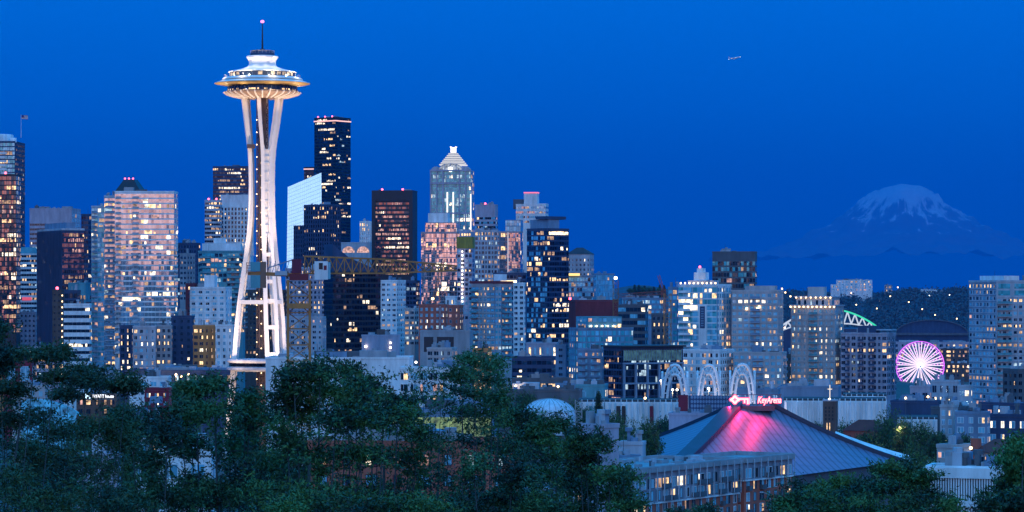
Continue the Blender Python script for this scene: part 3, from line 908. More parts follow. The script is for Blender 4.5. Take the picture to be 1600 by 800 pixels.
# white tower with hip roof
t = bld('office_tower', 'pale stone tower with a dark hipped roof right of the navy tower', 'office tower', 886, 922, 928, 397, 2600, 12, S('punch', 'pale', 'dark', 3.4, 3.9, .45, .5, .1, top=3), yb=440, roof=-1)
w, d, H = t['_w'], t['_d'], t['_h']
MB().prism([(-.6, -.6), (w + .6, -.6), (w + .6, d + .6), (-.6, d + .6)], H + .01, H + 6, pts1=[(w * .35, d * .4), (w * .6, d * .4), (w * .6, d * .6), (w * .35, d * .6)]).build('hipped_roof', W['droof'], t)
t = bld('office_building', 'blue glass midrise under a long yellow lit canopy edge', 'office building', 884, 927, 931, 432, 2200, 8, S('curtain', 'bluegrey', 'blue', 2.2, 3.5, .85, .72, .05, 'dark'), yb=480, roof=1)
MB().box(-12, 11, -3, -1, t['_h'] + .6, t['_h'] + 2.4).build('lit_canopy', lamp_yellow, t)
bld('office_building', 'pale blue glass box stepping down at the end of the skyline', 'office building', 926, 942, 960, 429, 2250, 45, S('curtain', 'bluegrey', 'clear', 2.6, 4, .95, .9, .01, 'blue'), S('curtain', 'bluegrey', 'blue', 2.6, 4, .95, .9, .01, 'clear'), yb=480, roof=1)
bld('theatre_building', 'big windowless dark red building behind the teal glass block', 'theatre', 880, 899, 966, 471, 1900, 62, S('blank', 'rust'), yb=540, roof=2, wall='rust', beacons=1, dmax=60)

# ------------------------------------------------------------------ middle distance
bld('apartment_building', 'cream apartment tower with many windows behind the yellow crane mast', 'apartment building', 446, 508, 512, 421, 2050, 8, S('punch', 'lilac', 'dark', 3.0, 3.3, .55, .5, .22, 'black', run=2), yb=500, roof=1)
bld('apartment_building', 'pale blue low apartment block behind the lower crane mast', 'apartment building', 436, 504, 509, 497, 1720, 8, S('punch', 'pale', 'dark', 3.4, 3.2, .5, .45, .07, 'blue'), yb=565, roof=2)
bld('apartment_building', 'brown midrise seen between the legs of the white tower', 'apartment building', 372, 412, 447, 455, 1900, 40, S('punch', 'brown', 'dark', 3, 3.2, .5, .5, .12, 'bronze'), yb=570, roof=2)
bld('apartment_building', 'white slender apartment tower right of the black wedge tower', 'apartment building', 595, 620, 634, 440, 1800, 22, S('punch', 'white', 'dark', 3.6, 3.1, .55, .4, .08, 'blue'), S('punch', 'white', 'dark', 3, 3.1, .5, .4, .06), yb=560, roof=2)
t = bld('parking_garage', 'lilac windowless block with a vertical row of round lights', 'garage', 565, 590, 625, 526, 1560, 40, S('blank', 'lilac'), yb=565, roof=1, wall='lilac')
w, d, H = t['_w'], t['_d'], t['_h']
for k in range(6):
    MB().lathe([(0, 0), (.5, .1), (.5, .9), (0, 1)], 8).build('wall_light', lamp_white, t).location = (w + .5, d * .55, H - 4 - k * 2.6)
MB().lathe([(0, 0), (.6, .1), (.6, 1.1), (0, 1.2)], 8).build('wall_light', lamp_white, t).location = (w * .3, -.6, H - 6)
blk(t, 'stair_head', w * .8, w - .3, d * .1, d * .35, .1, 4, W['brown'])
bld('apartment_building', 'small pale building with lit windows between white tower and red brick block', 'apartment building', 632, 648, 654, 484, 1780, 20, S('punch', 'beige', 'dark', 3, 3.1, .55, .5, .4), yb=540, roof=1)
brk = S('punch', 'brick', 'clear', 3.3, 3.2, .4, .5, .3, 'clear', frame='pale', lits=['pale', 'pale', 'dim', 'cool'])
bld('apartment_building', 'dark red brick apartment block with evenly lit small windows', 'apartment building', 654, 696, 701, 478, 1760, 10, brk, yb=525, roof=2)
bld('apartment_building', 'red brick wing with a white lift house on its roof', 'apartment building', 699, 718, 724, 479, 1740, 20, S('punch', 'brick', 'dark', 4.5, 3.2, .3, .5, .5, frame='pale'), yb=525, roof=0)
t = bld('lift_house', 'white lift house block rising between the two red brick wings', 'lift house', 696, 711, 714, 465, 1775, 10, S('punch', 'white', 'dark', 4, 3.2, .3, .5, .2), yb=490, roof=0)
blk(t, 'chimney', 1, 2.2, 2, 3, .1, 2.5, W['pale'])
t = bld('parking_garage', 'concrete deck building with wide dark openings', 'garage', 656, 734, 739, 519, 1520, 8, S('blank', 'grey'), yb=560, roof=3)
w, H = t['_w'], t['_h']
for (a, c) in ((.08, .27), (.34, .68)):
    MB().box(w * a, w * c, -.06, .4, H - 10.5, H - 2.5).build('opening_shade', W['black'], t)  # black slabs stand in for the shade inside the openings
apt = S('punch', 'beige', 'blue', 3.2, 3.0, .68, .5, .12, 'clear', frame='brown', rail='teal', balc=[(.0, .3)], run=1.2)
t = bld('apartment_building', 'apartment tower with a reddish cornice and stacked corner balconies', 'apartment building', 736, 773, 800, 446, 1650, 42, apt, S('punch', 'bluegrey', 'teal', 3.2, 3.0, .7, .5, .1, 'clear', balc=[(.4, .95)], rail='teal'), yb=565, roof=0, wall='beige')
w, d, H = t['_w'], t['_d'], t['_h']
MB().box(-.7, w + .7, -.7, d + .7, H + 1.1, H + 2.6).build('cornice', W['rust'], t)
blk(t, 'lift_house', w * .7, w - .5, 5, 11, 2.7, 6.5, W['white'])
bld('apartment_building', 'slim white punched window slab attached right of the corniced apartment tower', 'apartment building', 802, 819, 821, 444, 1700, 10, S('punch', 'white', 'dark', 3.2, 3.0, .45, .5, .06), yb=550, roof=1)
bld('apartment_building', 'tan balcony building with bright windows above the trees', 'apartment building', 667, 706, 714, 546, 1450, 12, S('punch', 'beige', 'dark', 3.0, 3.0, .6, .55, .4), yb=610, roof=2)
bld('apartment_building', 'brown narrow building with a lit window stack above the trees', 'apartment building', 738, 762, 768, 547, 1430, 14, S('punch', 'tan', 'dark', 2.6, 3.0, .7, .55, .5, 'bronze'), yb=620, roof=1)
bld('apartment_building', 'dark low building with glowing terraces right of the corniced tower', 'commercial building', 800, 862, 868, 560, 1420, 8, S('ribbon', 'navy', 'black', 2.5, 3.4, .9, .5, .25, 'dark', run=4, lits=['warm', 'warm', 'dim', 'hot']), yb=620, roof=3)
bld('commercial_building', 'long dark pavilion with a bright ground floor behind the dome', 'commercial building', 800, 890, 893, 594, 1320, 4, S('ribbon', 'dgrey', 'dark', 2.2, 3.4, .95, .6, .8, 'dark', run=8, lits=['warm', 'hot', 'pale']), yb=618, roof=2)
bld('commercial_building', 'low white colonnaded building at the foot of the navy tower', 'commercial building', 822, 870, 874, 538, 1620, 6, S('punch', 'lilac', 'clear', 3.2, 4.5, .5, .6, .3), yb=560, roof=2)
bld('apartment_building', 'blue grey windowless slab left of the teal glass block', 'apartment building', 868, 884, 890, 541, 1580, 20, S('punch', 'bluegrey', 'dark', 6, 3.2, .3, .4, .1), yb=590, roof=1)
tealg = S('curtain', 'pale', 'teal', 2.5, 3.1, .82, .74, .09, 'blue', run=1.3, lits=['cool', 'pale', 'warm', 'cool'])
t = bld('apartment_building', 'wide teal glass apartment block with a set back penthouse', 'apartment building', 889, 903, 990, 515, 1560, 68, S('punch', 'teal', 'blue', 3, 3.1, .6, .6, .12), tealg, yb=612, roof=1, wall='bluegrey', dmax=60)
w, d, H = t['_w'], t['_d'], t['_h']
blk(t, 'penthouse', -6, w - 2, d * .2, d * .82, .1, 7, W['teal'], S('curtain', 'teal', 'blue', 3, 3, .7, .6, .1, 'clear'))
for k in range(6):
    MB().lathe([(0, 0), (.45, .1), (.45, .8), (0, .9)], 8).build('terrace_light', lamp_warm, t).location = (w - .8, d * (.25 + k * .1), H + 1.4)
bld('apartment_building', 'grey balcony block in front of the teal glass apartments', 'apartment building', 902, 940, 945, 548, 1500, 8, S('punch', 'bluegrey', 'clear', 3.6, 3.0, .55, .5, .2, 'blue', balc=[(.05, .35), (.6, .9)]), yb=620, roof=2)
bld('commercial_building', 'low turquoise lit hall at the foot of the teal apartments', 'commercial building', 878, 945, 950, 604, 1300, 6, S('punch', 'teal', 'clear', 6, 4.5, .4, .5, .6, lits=['hot', 'pale']), yb=625, roof=3, wall='teal')
bld('office_building', 'dark terraced office blocks behind the teal penthouse', 'office building', 966, 1008, 1013, 478, 1850, 10, S('ribbon', 'dgrey', 'dark', 2.4, 3.7, .95, .6, .1, 'blue', run=2, lits=['pale', 'cool']), yb=540, roof=4)
bld('office_building', 'long pale roofed building on the skyline left of the yellow scaffold', 'office building', 972, 1036, 1040, 467, 2400, 8, S('ribbon', 'bluegrey', 'blue', 2.4, 3.7, .95, .6, .05, 'blue'), yb=500, roof=4)
bld('apartment_building', 'dark brown slab beside the yellow scaffold', 'apartment building', 1018, 1040, 1044, 492, 1700, 16, S('punch', 'dgrey', 'dark', 3, 3.2, .5, .5, .05), yb=560, roof=1)

# framed glass block
t = bld('office_building', 'glass office block in a pale grid frame with a glazed top storey', 'office building', 943, 971, 1068, 546, 1400, 62, S('curtain', 'dgrey', 'black', 2.6, 3.2, .85, .7, .2, 'bronze', lits=['dim', 'rose', 'warm']), S('curtain', 'navy', 'dark', 1.8, 3.0, .94, .86, .06, 'black', lits=['cool', 'dim']), yb=630, roof=0, wall='navy', dmax=60)
w, d, H = t['_w'], t['_d'], t['_h']
fr = Face((w, 0, 0), (0, 1, 0), d)
b = MB()
nc = 5
for k in range(nc + 1):
    u = 0.6 + (d - 1.8) * k / nc
    fr.box(b, u, u + 1.0, 0, H - 6.5, .05, 1.2)
for z in (H - 7.2, H - 17, H - 27):
    fr.box(b, .02, d - .02, z, z + .8, 1.22, 1.5)
b.build('grid_frame', W['bluegrey'], t)
MB().box(-1, w + 1.8, -1, d + 1, H + 1.01, H + 1.8).build('overhanging_roof', W['black'], t)
b = MB(); fr.quad(b, 1, d - 1, H - 5.5, H - .5, .3)
b.build('top_storey_glass', lit_mat('teal_lit_storey', (.25, .75, .85), .10), t)
b = MB()
for k in range(24):
    u = 1 + (d - 2) * k / 23
    fr.box(b, u - .12, u + .12, H - 5.8, H - .2, .32, .5)
b.build('mullions', W['bluegrey'], t)

# blue and white condominium with banner
cw = S('curtain', 'white', 'blue', 2.6, 3.0, .95, .80, .07, 'teal', run=1.3, frame='white', rail='white', balc=[(.02, .33)], lits=['warm', 'pale', 'hot', 'dim'])
t = bld('condominium_tower', 'blue glass tower with white slabs and a long dark banner', 'condominium', 1060, 1120, 1142, 447, 1500, 22, cw, S('punch', 'bluegrey', 'blue', 3.2, 3.0, .6, .6, .12, 'teal'), yb=552, roof=1, cap=20, wall='white')
w, d, H = t['_w'], t['_d'], t['_h']
fc = Face((0, 0, 0), (1, 0, 0), w)
b = MB(); fc.box(b, w * .53, w * .74, 0, H - 10, .06, .5); b.build('white_panel', W['white'], t)
b = MB(); fc.box(b, w * .57, w * .70, H - 22, H - 10.6, .52, .62); b.build('banner', W['navy'], t)
for k in range(8):
    b = MB(); fc.box(b, w * .60, w * .67, H - 21 + k * 1.25, H - 20.3 + k * 1.25, .63, .66); b.build('banner_lettering', W['bluegrey'], t)
blk(t, 'penthouse', 4, w - 3, 3, 10, .1, 3.0, W['pale'])
blk(t, 'lift_house', 7, 13.5, 4, 9, 3.01, 7.2, W['white'])
blk(t, 'lift_house', 8.5, 12, 4.5, 8, 7.21, 9.4, W['white'])
MB().lathe([(0, 0), (.6, .1), (.6, 1), (0, 1.1)], 8).build('beacon', lamp_red, t).location = (10, 5, H + 9.5)
for k in range(9):
    MB().lathe([(0, 0), (.4, .1), (.4, .8), (0, .9)], 8).build('roof_light', lamp_warm, t).location = (1 + k * (w - 2) / 8, .6, H + 1.1)
bld('condominium_tower', 'lower glass wing with a lit stairwell beside the yellow scaffold', 'condominium', 1044, 1058, 1062, 451, 1530, 16, S('curtain', 'bluegrey', 'blue', 3, 3.0, .8, .66, .14, 'teal'), yb=560, roof=1)
bld('condominium_building', 'white panelled podium with glowing windows below the banner tower', 'condominium', 1066, 1125, 1146, 549, 1460, 20, S('punch', 'white', 'dark', 3.2, 3.1, .6, .55, .3, 'clear'), S('punch', 'white', 'dark', 3.2, 3.1, .5, .5, .2), yb=625, roof=2)
bld('office_tower', 'flat topped dark teal tower rising behind the two condominiums', 'office tower', 1113, 1180, 1183, 395, 1950, 5, S('curtain', 'dgrey', 'dark', 2.0, 3.4, .85, .7, .03, 'teal', lits=['dim', 'warm', 'rose'], top=5), yb=460, roof=1)
cb = S('punch', 'beige', 'blue', 3.2, 3.0, .62, .5, .1, 'clear', frame='pale', rail='bluegrey', balc=[(.42, .62)])
t = bld('condominium_tower', 'beige condominium tower with a column of curved balconies', 'condominium', 1143, 1216, 1224, 456, 1500, 12, cb, S('punch', 'beige', 'blue', 3, 3, .5, .5, .05), yb=552, roof=2)
H, w = t['_h'], t['_w']
for x in (w * .33, w * .56, w * .6):
    MB().lathe([(0, 0), (.5, .1), (.5, 1.2), (0, 1.3)], 8).build('wall_light', lamp_warm, t).location = (x, -.6, H - 8 - (x * 7 % 2))
blk(t, 'penthouse', w * .35, w * .9, 3, 9, .1, 3.2, W['beige'])
bld('condominium_building', 'wider beige base of the balcony tower with planted terrace', 'condominium', 1146, 1222, 1229, 553, 1460, 10, S('punch', 'beige', 'blue', 3.2, 3.0, .62, .5, .12, 'clear', frame='pale', balc=[(.4, .62)]), yb=612, roof=2)
# rounded beige tower
ct = S('punch', 'beige', 'blue', 3.0, 3.0, .42, .5, .16, 'clear', rail='teal', balc=[(.42, .62)], lits=['warm', 'pale', 'dim', 'cool'])
t = bld('condominium_tower', 'large beige tower with rows of eave lights and green balconies', 'condominium', 1236, 1304, 1318, 481, 1510, 14, ct, yb=612, roof=0)
w, d, H = t['_w'], t['_d'], t['_h']
blk(t, 'upper_storey', 2.4, w - 2, 2, d - .5, .1, 5.5, W['beige'], S('punch', 'beige', 'dark', 3, 4, .4, .5, .1))
blk(t, 'eave', 1.4, w - 1.2, 1.2, d, 5.51, 6.1, W['pale'])
blk(t, 'lift_house', 8, 17, 4, 9, 6.11, 11, W['beige'])
MB().box(-.8, w + .8, -.8, d, H + 1.02, H + 1.5).build('eave', W['pale'], t)
for k in range(11):
    MB().lathe([(0, 0), (.4, .1), (.4, .7), (0, .8)], 8).build('eave_light', lamp_warm, t).location = (k * w / 10, -.95, H + .1)
for k in range(8):
    MB().lathe([(0, 0), (.35, .1), (.35, .6), (0, .7)], 8).build('eave_light', lamp_warm, t).location = (2.5 + k * (w - 5) / 7, 1.0, H + 5)
bld('apartment_building', 'reddish apartment sliver between the beige base and the large beige tower', 'apartment building', 1224, 1238, 1240, 556, 1600, 10, S('punch', 'brown', 'dark', 3, 3, .5, .5, .3, lits=['rose', 'warm']), yb=612, roof=1)
dk = S('punch', 'lilac', 'dark', 2.9, 3.0, .62, .52, .07, 'black', rail='navy', balc=[(.10, .2), (.38, .5), (.62, .74)])
t = bld('apartment_building', 'lilac apartment slab with dark balcony columns left of the ferris wheel', 'apartment building', 1314, 1386, 1400, 523, 1500, 16, dk, yb=620, roof=2)
w, H = t['_w'], t['_h']
blk(t, 'penthouse', 8, 18, 4, 11, .1, 4.6, W['navy'])
blk(t, 'lit_canopy', 18.2, 27, 3, 11, 2.2, 2.7, W['pale'])
# right edge tower
rt = S('punch', 'pale', 'dark', 3.2, 3.0, .55, .42, .05, 'blue', rail='teal', balc=[(.0, .26)], top=7)
t = bld('apartment_building', 'tall pale apartment tower with green balconies at the right edge of the photo', 'apartment building', 1514, 1557, 1640, 441, 1400, 55, S('punch', 'bluegrey', 'blue', 2.9, 3.0, .5, .5, .06, 'dark', lits=['warm', 'rose', 'dim', 'dim']), rt, yb=635, roof=2, dmax=34, wall='pale')
w, d, H = t['_w'], t['_d'], t['_h']
fr = Face((w, 0, 0), (0, 1, 0), d)
b = MB()
for (u0, u1) in ((1, 8), (10.5, 19), (21, 30)):
    for z in (H - 3.1, H - 6.4):
        fr.quad(b, u0, u1, z, z + 2.4, .05)
b.build('top_storey_glass', G['teal'], t)
blk(t, 'lift_house', 2, w - 1, 5, 14, .1, 3.2, W['white'])
t = bld('apartment_building', 'dark unlit block in front of the right edge tower', 'apartment building', 1568, 1590, 1640, 580, 1250, 50, S('punch', 'dgrey', 'black', 3, 3, .5, .5, .06), yb=640, roof=2, wall='dgrey')

# low buildings on the right
bld('commercial_building', 'low white building with a row of lit windows below the ferris wheel', 'commercial building', 1455, 1498, 1502, 598, 1350, 6, S('punch', 'pale', 'dark', 3.0, 3.6, .6, .6, .6, 'clear', lits=['pale', 'warm', 'hot']), yb=635, roof=2)
bld('commercial_building', 'lilac workshop with big doors left of the lit window row', 'commercial building', 1422, 1453, 1456, 606, 1330, 8, S('punch', 'lilac', 'dark', 5.0, 6, .5, .6, .2), yb=640, roof=2)
bld('commercial_building', 'white garage with a bright entrance beside the right edge tower', 'commercial building', 1497, 1517, 1520, 605, 1320, 10, S('punch', 'pale', 'clear', 4, 4, .6, .5, .5, lits=['hot', 'pale']), yb=640, roof=1)
bld('warehouse', 'long dark roofed warehouse in front of the ferris wheel buildings', 'warehouse', 1392, 1466, 1472, 630, 1150, 8, S('blank', 'dgrey'), yb=670, roof=4, wall='navy')
bld('commercial_building', 'dark grey parapet block between warehouse and tan apartments', 'commercial building', 1455, 1500, 1520, 640, 1050, 30, S('punch', 'dgrey', 'dark', 4, 4, .4, .4, .1), yb=690, roof=4)
bld('apartment_building', 'tan corner apartment block with blue lit windows', 'apartment building', 1469, 1490, 1495, 637, 930, 20, S('punch', 'beige', 'clear', 3.0, 2.9, .4, .55, .15, 'blue', frame='white'), yb=695, roof=1)
gra = S('punch', 'bluegrey', 'clear', 3.0, 2.9, .5, .55, .3, 'blue', frame='white', lits=['warm', 'pale', 'dim', 'warm'])
bld('apartment_building', 'blue grey apartment house with white framed lit windows', 'apartment building', 1493, 1542, 1547, 648, 915, 10, gra, yb=695, roof=2)
bld('apartment_building', 'darker blue apartment house right of the blue grey one', 'apartment building', 1545, 1604, 1610, 652, 925, 10, S('punch', 'navy', 'clear', 3.0, 2.9, .45, .5, .25, 'blue', frame='white'), yb=695, roof=4)
bld('apartment_building', 'navy roofed apartment wing behind the darker blue house', 'apartment building', 1530, 1598, 1620, 634, 1020, 30, S('punch', 'navy', 'dark', 3, 2.9, .5, .5, .12), yb=660, roof=4)
t = bld('house', 'low brick house with a dark red hip roof among the trees', 'house', 1318, 1372, 1388, 674, 965, 24, S('punch', 'brick', 'dark', 5, 3, .3, .5, .05), yb=700, roof=-1)
w, d, H = t['_w'], t['_d'], t['_h']
MB().prism([(-.6, -.6), (w + .6, -.6), (w + .6, d + .6), (-.6, d + .6)], H, H + 3.6, pts1=[(w * .3, d * .5 - .3), (w * .75, d * .5 - .3), (w * .75, d * .5 + .3), (w * .3, d * .5 + .3)]).build('roof', W['redroof'], t)
t = bld('house', 'flat roofed building with a bright wall lamp and brick end', 'house', 1464, 1492, 1517, 701, 700, 30, S('punch', 'white', 'clear', 2.2, 2.6, .6, .5, .6), S('blank', 'brick'), yb=720, roof=2, wall='beige')
w, d, H = t['_w'], t['_d'], t['_h']
MB().lathe([(0, 0), (.28, .1), (.28, .9), (0, 1)], 8).build('wall_light', lamp_white, t).location = (w + .4, d - 1.0, H - 3)
pl = bpy.data.lights.new('wall_lamp_glow', 'POINT'); pl.energy = 160; pl.color = (1, .9, .75); pl.shadow_soft_size = .3
plo = bpy.data.objects.new('wall_lamp_glow', pl); COL.objects.link(plo); plo.parent = t; plo.location = (w + 1.4, d - 1.0, H - 2.6)
t = bld('house', 'house with a wide maroon roof and a square chimney on the right', 'house', 1525, 1580, 1612, 708, 690, 26, S('punch', 'beige', 'dark', 4, 3, .4, .5, .2), yb=730, roof=-1)
w, d, H = t['_w'], t['_d'], t['_h']
ro = MB().prism([(-.8, -.8), (w + .8, -.8), (w + .8, d + .8), (-.8, d + .8)], H, H + 3, pts1=[(w * .25, d * .5 - .3), (w * .8, d * .5 - .3), (w * .8, d * .5 + .3), (w * .25, d * .5 + .3)]).build('roof', W['redroof'], t)
MB().box(-1.6, .4, .5, 2.2, -3, H + 3.2).build('chimney', W['brick'], ro)
bld('house', 'dark roofed small house left of the bright wall lamp building', 'house', 1478, 1500, 1510, 722, 640, 30, S('punch', 'brown', 'dark', 3, 3, .4, .5, .2), yb=740, roof=2, wall='brown', roofwall='droof')
# low white building with fins, right foreground
t = bld('pavilion', 'long low white pavilion with closely spaced columns over dark glass', 'pavilion', 1448, 1572, 1582, 738, 520, 8, S('curtain', 'black', 'dark', 1.5, 3.5, .9, .8, .03, 'black'), yb=800, roof=5, wall='white', dmax=40)
w, H = t['_w'], t['_h']
for k in range(32):
    MB().box(k * w / 31 - .12, k * w / 31 + .12, -.8, -.08, H - 9, H - 1.2).build('column', W['white'], t)
MB().box(-.4, w + .4, -1.1, .3, H - 1.19, H + .7).box(-.4, w + .4, -1.1, -.1, H - 6.4, H - 5.2).build('fascia', W['white'], t)

# science halls: pleated white walls
def pleated(label, x0, x1, yt, Y, hgt, name='exhibition_hall'):
    s = Y / F
    C = wp(x0, yt, Y); g = gz(C.x, Y)
    a = -math.atan2((wp((x0 + x1) / 2, yt, Y)).x, Y)
    t = tag(empty(name, (C.x, Y, C.z - hgt), a), label, 'exhibition hall')
    w = (x1 - x0) * s
    b = MB(); b.box(0, w, .3, 22, -20, hgt)
    n = int(w / 1.9)
    for k in range(n):
        u = (k + .5) * w / n
        b.prism([(u - .55, .29), (u, -.75), (u + .55, .29)], -2, hgt - .4, 0)
        b.bar((u, -.1, hgt - .4), (u, -.1, hgt + .9), .3)
    b.build('pleated_wall', W['white'], t)
    MB().box(-.2, w + .2, .8, 21, hgt + .01, hgt + .7).build('roof', W['droof'], t)
    t['_w'] = w
    return t
t = pleated('white pleated hall wall with dark posters left of the arches', 905, 1062, 628, 1010, 9)
w = t['_w']
for (a, c, mt) in ((.10, .23, 'teal'), (.37, .46, 'black'), (.70, .735, 'burg')):
    MB().box(w * a, w * c, -.35, -.1, 1.5, 7.6).build('poster', W[mt], t)
pleated('white pleated hall standing behind the church tower', 1225, 1382, 626, 1040, 12)
pleated('second white pleated hall stepping up to the three white domes', 1318, 1384, 619, 1090, 8)
pleated('low pleated hall behind the round trees on the right', 1402, 1464, 655, 1030, 10)
t = tag(empty('screen_wall', wp(1060, 652, 985), -.07), 'dark screen wall patterned with pale discs beside a burgundy panel', 'screen wall')
s = 985 / F
w = 92 * s
MB().box(3.4, w, 0, 1.2, 0, 34 * s).build('wall', W['navy'], t)
for i in range(16):
    for j in range(5):
        if True:
            b = MB(); x, z = 4.6 + i * 1.0, 0.9 + j * 1.5
            if x > w - .7: continue
            b.poly([(x + .44 * math.cos(k * PI / 4), -.05, z + .6 * math.sin(k * PI / 4)) for k in range(8)])
            b.build('disc', W['bluegrey'], t)
MB().box(0, 3.3, -.3, 1.2, -1, 34 * s + .2).build('burgundy_panel', W['burg'], t)
bld('exhibition_hall', 'pale blue flat hall in front of the large beige tower', 'exhibition hall', 1150, 1216, 1219, 611, 1180, 4, S('punch', 'bluegrey', 'clear', 2.6, 3.4, .6, .5, .1, 'blue'), yb=630, roof=3)
bld('exhibition_hall', 'flat blue grey hall between the pleated hall and the beige tower', 'exhibition hall', 1216, 1310, 1314, 607, 1210, 4, S('blank', 'bluegrey'), yb=630, roof=4)
bld('exhibition_hall', 'low lilac retaining building left of the arena roof', 'exhibition hall', 1045, 1120, 1124, 650, 960, 4, S('blank', 'lilac'), yb=690, roof=2)
for (px, py, r, lab) in ((1323, 618, 11.5, 'white dome farthest left on the pleated hall roof'), (1366, 618, 11.5, 'white dome in front on the right of the pleated hall roof'), (1377, 613, 9, 'white dome peeking out behind its larger neighbour')):
    Y = 1102 if r > 10 else 1106
    rr = r * Y / F
    p = wp(px, 628, Y)
    o = MB().lathe([(rr, -1), (rr, 0)] + [(rr * math.cos(a), rr * math.sin(a)) for a in np.linspace(.1, PI / 2, 9)], 24).build('roof_dome', W['white'], None, True)
    o.location = p
    tag(o, lab, 'dome', 'white domes on the hall roof')

# dome hall
p = wp(858, 650, 950); rr = 42 * 950 / F
t = tag(empty('dome_hall', p), 'shallow white panelled dome rising out of the dark trees', 'dome')
b = MB(); b.lathe([(rr, -6), (rr, 0)] + [(rr * math.cos(a), 5.8 * math.sin(a)) for a in np.linspace(.08, PI / 2, 9)], 36)
b.build('dome_shell', wall_mat('dome_panel', (.6, .62, .68), var=.3, scale=.8), t, False)
b = MB()
for k in range(24):
    a = 2 * PI * k / 24
    b.tube([(rr * math.cos(q) * math.cos(a) * 1.004, rr * math.cos(q) * math.sin(a) * 1.004, 5.83 * math.sin(q)) for q in np.linspace(.05, 1.5, 7)], [.09] * 7, 4)
b.build('dome_ribs', W['grey'], t)

# ------------------------------------------------------------------ observation tower
NY = 1200.0
ns = NY / F                                       # metres per frame pixel there
NC = wp(410, 455, NY)
NB = 38.0
def nz(py): return CZ - (py - HY) * ns - NB       # height above the tower's foot
t = needle = tag(empty('observation_tower', (NC.x, NY, NB), -math.atan2(NC.x, NY)), 'slender white tripod tower with a floodlit saucer top and a thin spire', 'observation tower')
gold = wall_mat('gold_painted_steel', (0.60, 0.42, 0.16), rough=0.5, var=.08)
dark = wall_mat('dark_bronze_steel', (0.085, 0.06, 0.055), rough=0.6)
def pr(*a): return [(r * ns, nz(y)) for r, y in a]
MB().tube([(0, 0, nz(80)), (0, 0, nz(34))], [.42, .16], 8).build('spire', W['black'], t)
MB().tube([(0, 0, nz(86)), (0, 0, nz(76.5))], [1.4, 1.0], 10).build('spire_base', W['navy'], t)
MB().lathe([(0, nz(36)), (.7, nz(35.3)), (.7, nz(32)), (0, nz(31.3))], 10).build('beacon', lit_mat('pink_beacon_glass', (1, .22, .50), 2.6, var=False), t)
MB().lathe(pr((19, 88.5), (19, 84), (17, 81), (17, 79), (0, 79)), 32).build('crown_platform', W['navy'], t)
b = MB()
for k in range(20):
    a = 2 * PI * k / 20
    b.bar((18.6 * ns * math.cos(a), 18.6 * ns * math.sin(a), nz(84)), (18.6 * ns * math.cos(a), 18.6 * ns * math.sin(a), nz(79.5)), .1)
b.lathe(pr((18.6, 80), (18.8, 79.4)), 32); b.build('crown_railing', W['steel'], t)
MB().lathe(pr((0, 87.4), (24, 87.6), (25.3, 89), (24.6, 90.5), (22.5, 93.5), (21, 97), (21, 101), (23.5, 104.5), (31, 107.6), (42, 110.2), (52.5, 112.6), (53.4, 113.6), (50, 114)), 64).build('saucer_roof', white_steel, t, True)
lit_mat('deck_lit_room', (1, .68, .38), .75)
b = MB(); b.lathe(pr((51, 113.8), (51, 115.0)), 96); b.lathe(pr((51, 115), (51, 119.8)), 96); b.lathe(pr((51, 119.8), (51, 121.6)), 96)
for k in range(96, 192):
    if random.Random(k // 3).random() < .6 and k % 3: b.m[k] = 1
b.build('observation_glass', [G['dark'], MATS['deck_lit_room']], t)
b = MB()
for k in range(48):
    a = 2 * PI * k / 48
    b.bar((58 * ns * math.cos(a), 58 * ns * math.sin(a), nz(121.5)), (59.5 * ns * math.cos(a), 59.5 * ns * math.sin(a), nz(117.5)), .09)
b.build('deck_railing', W['steel'], t)
MB().lathe(pr((50, 121.5), (60, 121.8), (62.5, 123.5), (63.5, 126), (50, 126.3)), 64).build('deck_ring', white_steel, t, True)
b = MB(); b.lathe(pr((50, 126.4), (66, 127.4), (74.5, 130.2), (74.6, 131.0)), 64, 0); b.lathe(pr((74.6, 131.05), (66, 132.6), (56, 134.6), (53, 135)), 64, 1)
b.build('halo_ring', [white_steel, gold], t, True)
b = MB(); b.lathe(pr((53.5, 134), (54.2, 140.4)), 128); b.lathe(pr((54.2, 140.4), (54.5, 143)), 128)
for k in range(128, 256):
    if random.Random(k + 500).random() < .28: b.m[k] = 1
b.build('restaurant_glass', [G['black'], L['warm']], t)
b = MB()
for k in range(48):
    a = 2 * PI * k / 48
    b.bar((54 * ns * math.cos(a), 54 * ns * math.sin(a), nz(136)), (55 * ns * math.cos(a), 55 * ns * math.sin(a), nz(143)), .1)
b.build('mullions', W['dgrey'], t)
b = MB(); b.lathe(pr((55, 142.9), (60, 144.2), (59.5, 145.4), (55, 147.6), (45, 150.6), (32, 153.2), (0, 153.4)), 64)
b.build('lower_disc', wall_mat('cream_painted_steel', (.30, .22, .17), rough=.6, var=.05), t, True)
b = MB()
for k in range(32):
    a = 2 * PI * k / 32
    for (r0, y0), (r1, y1) in (((60.4, 144.6), (56, 147.9)), ((56, 147.9), (45, 151.2)), ((45, 151.2), (33, 153.6))):
        b.bar((r0 * ns * math.cos(a), r0 * ns * math.sin(a), nz(y0)), (r1 * ns * math.cos(a), r1 * ns * math.sin(a), nz(y1)), .62, .6)
b.build('disc_fins', white_steel, t)
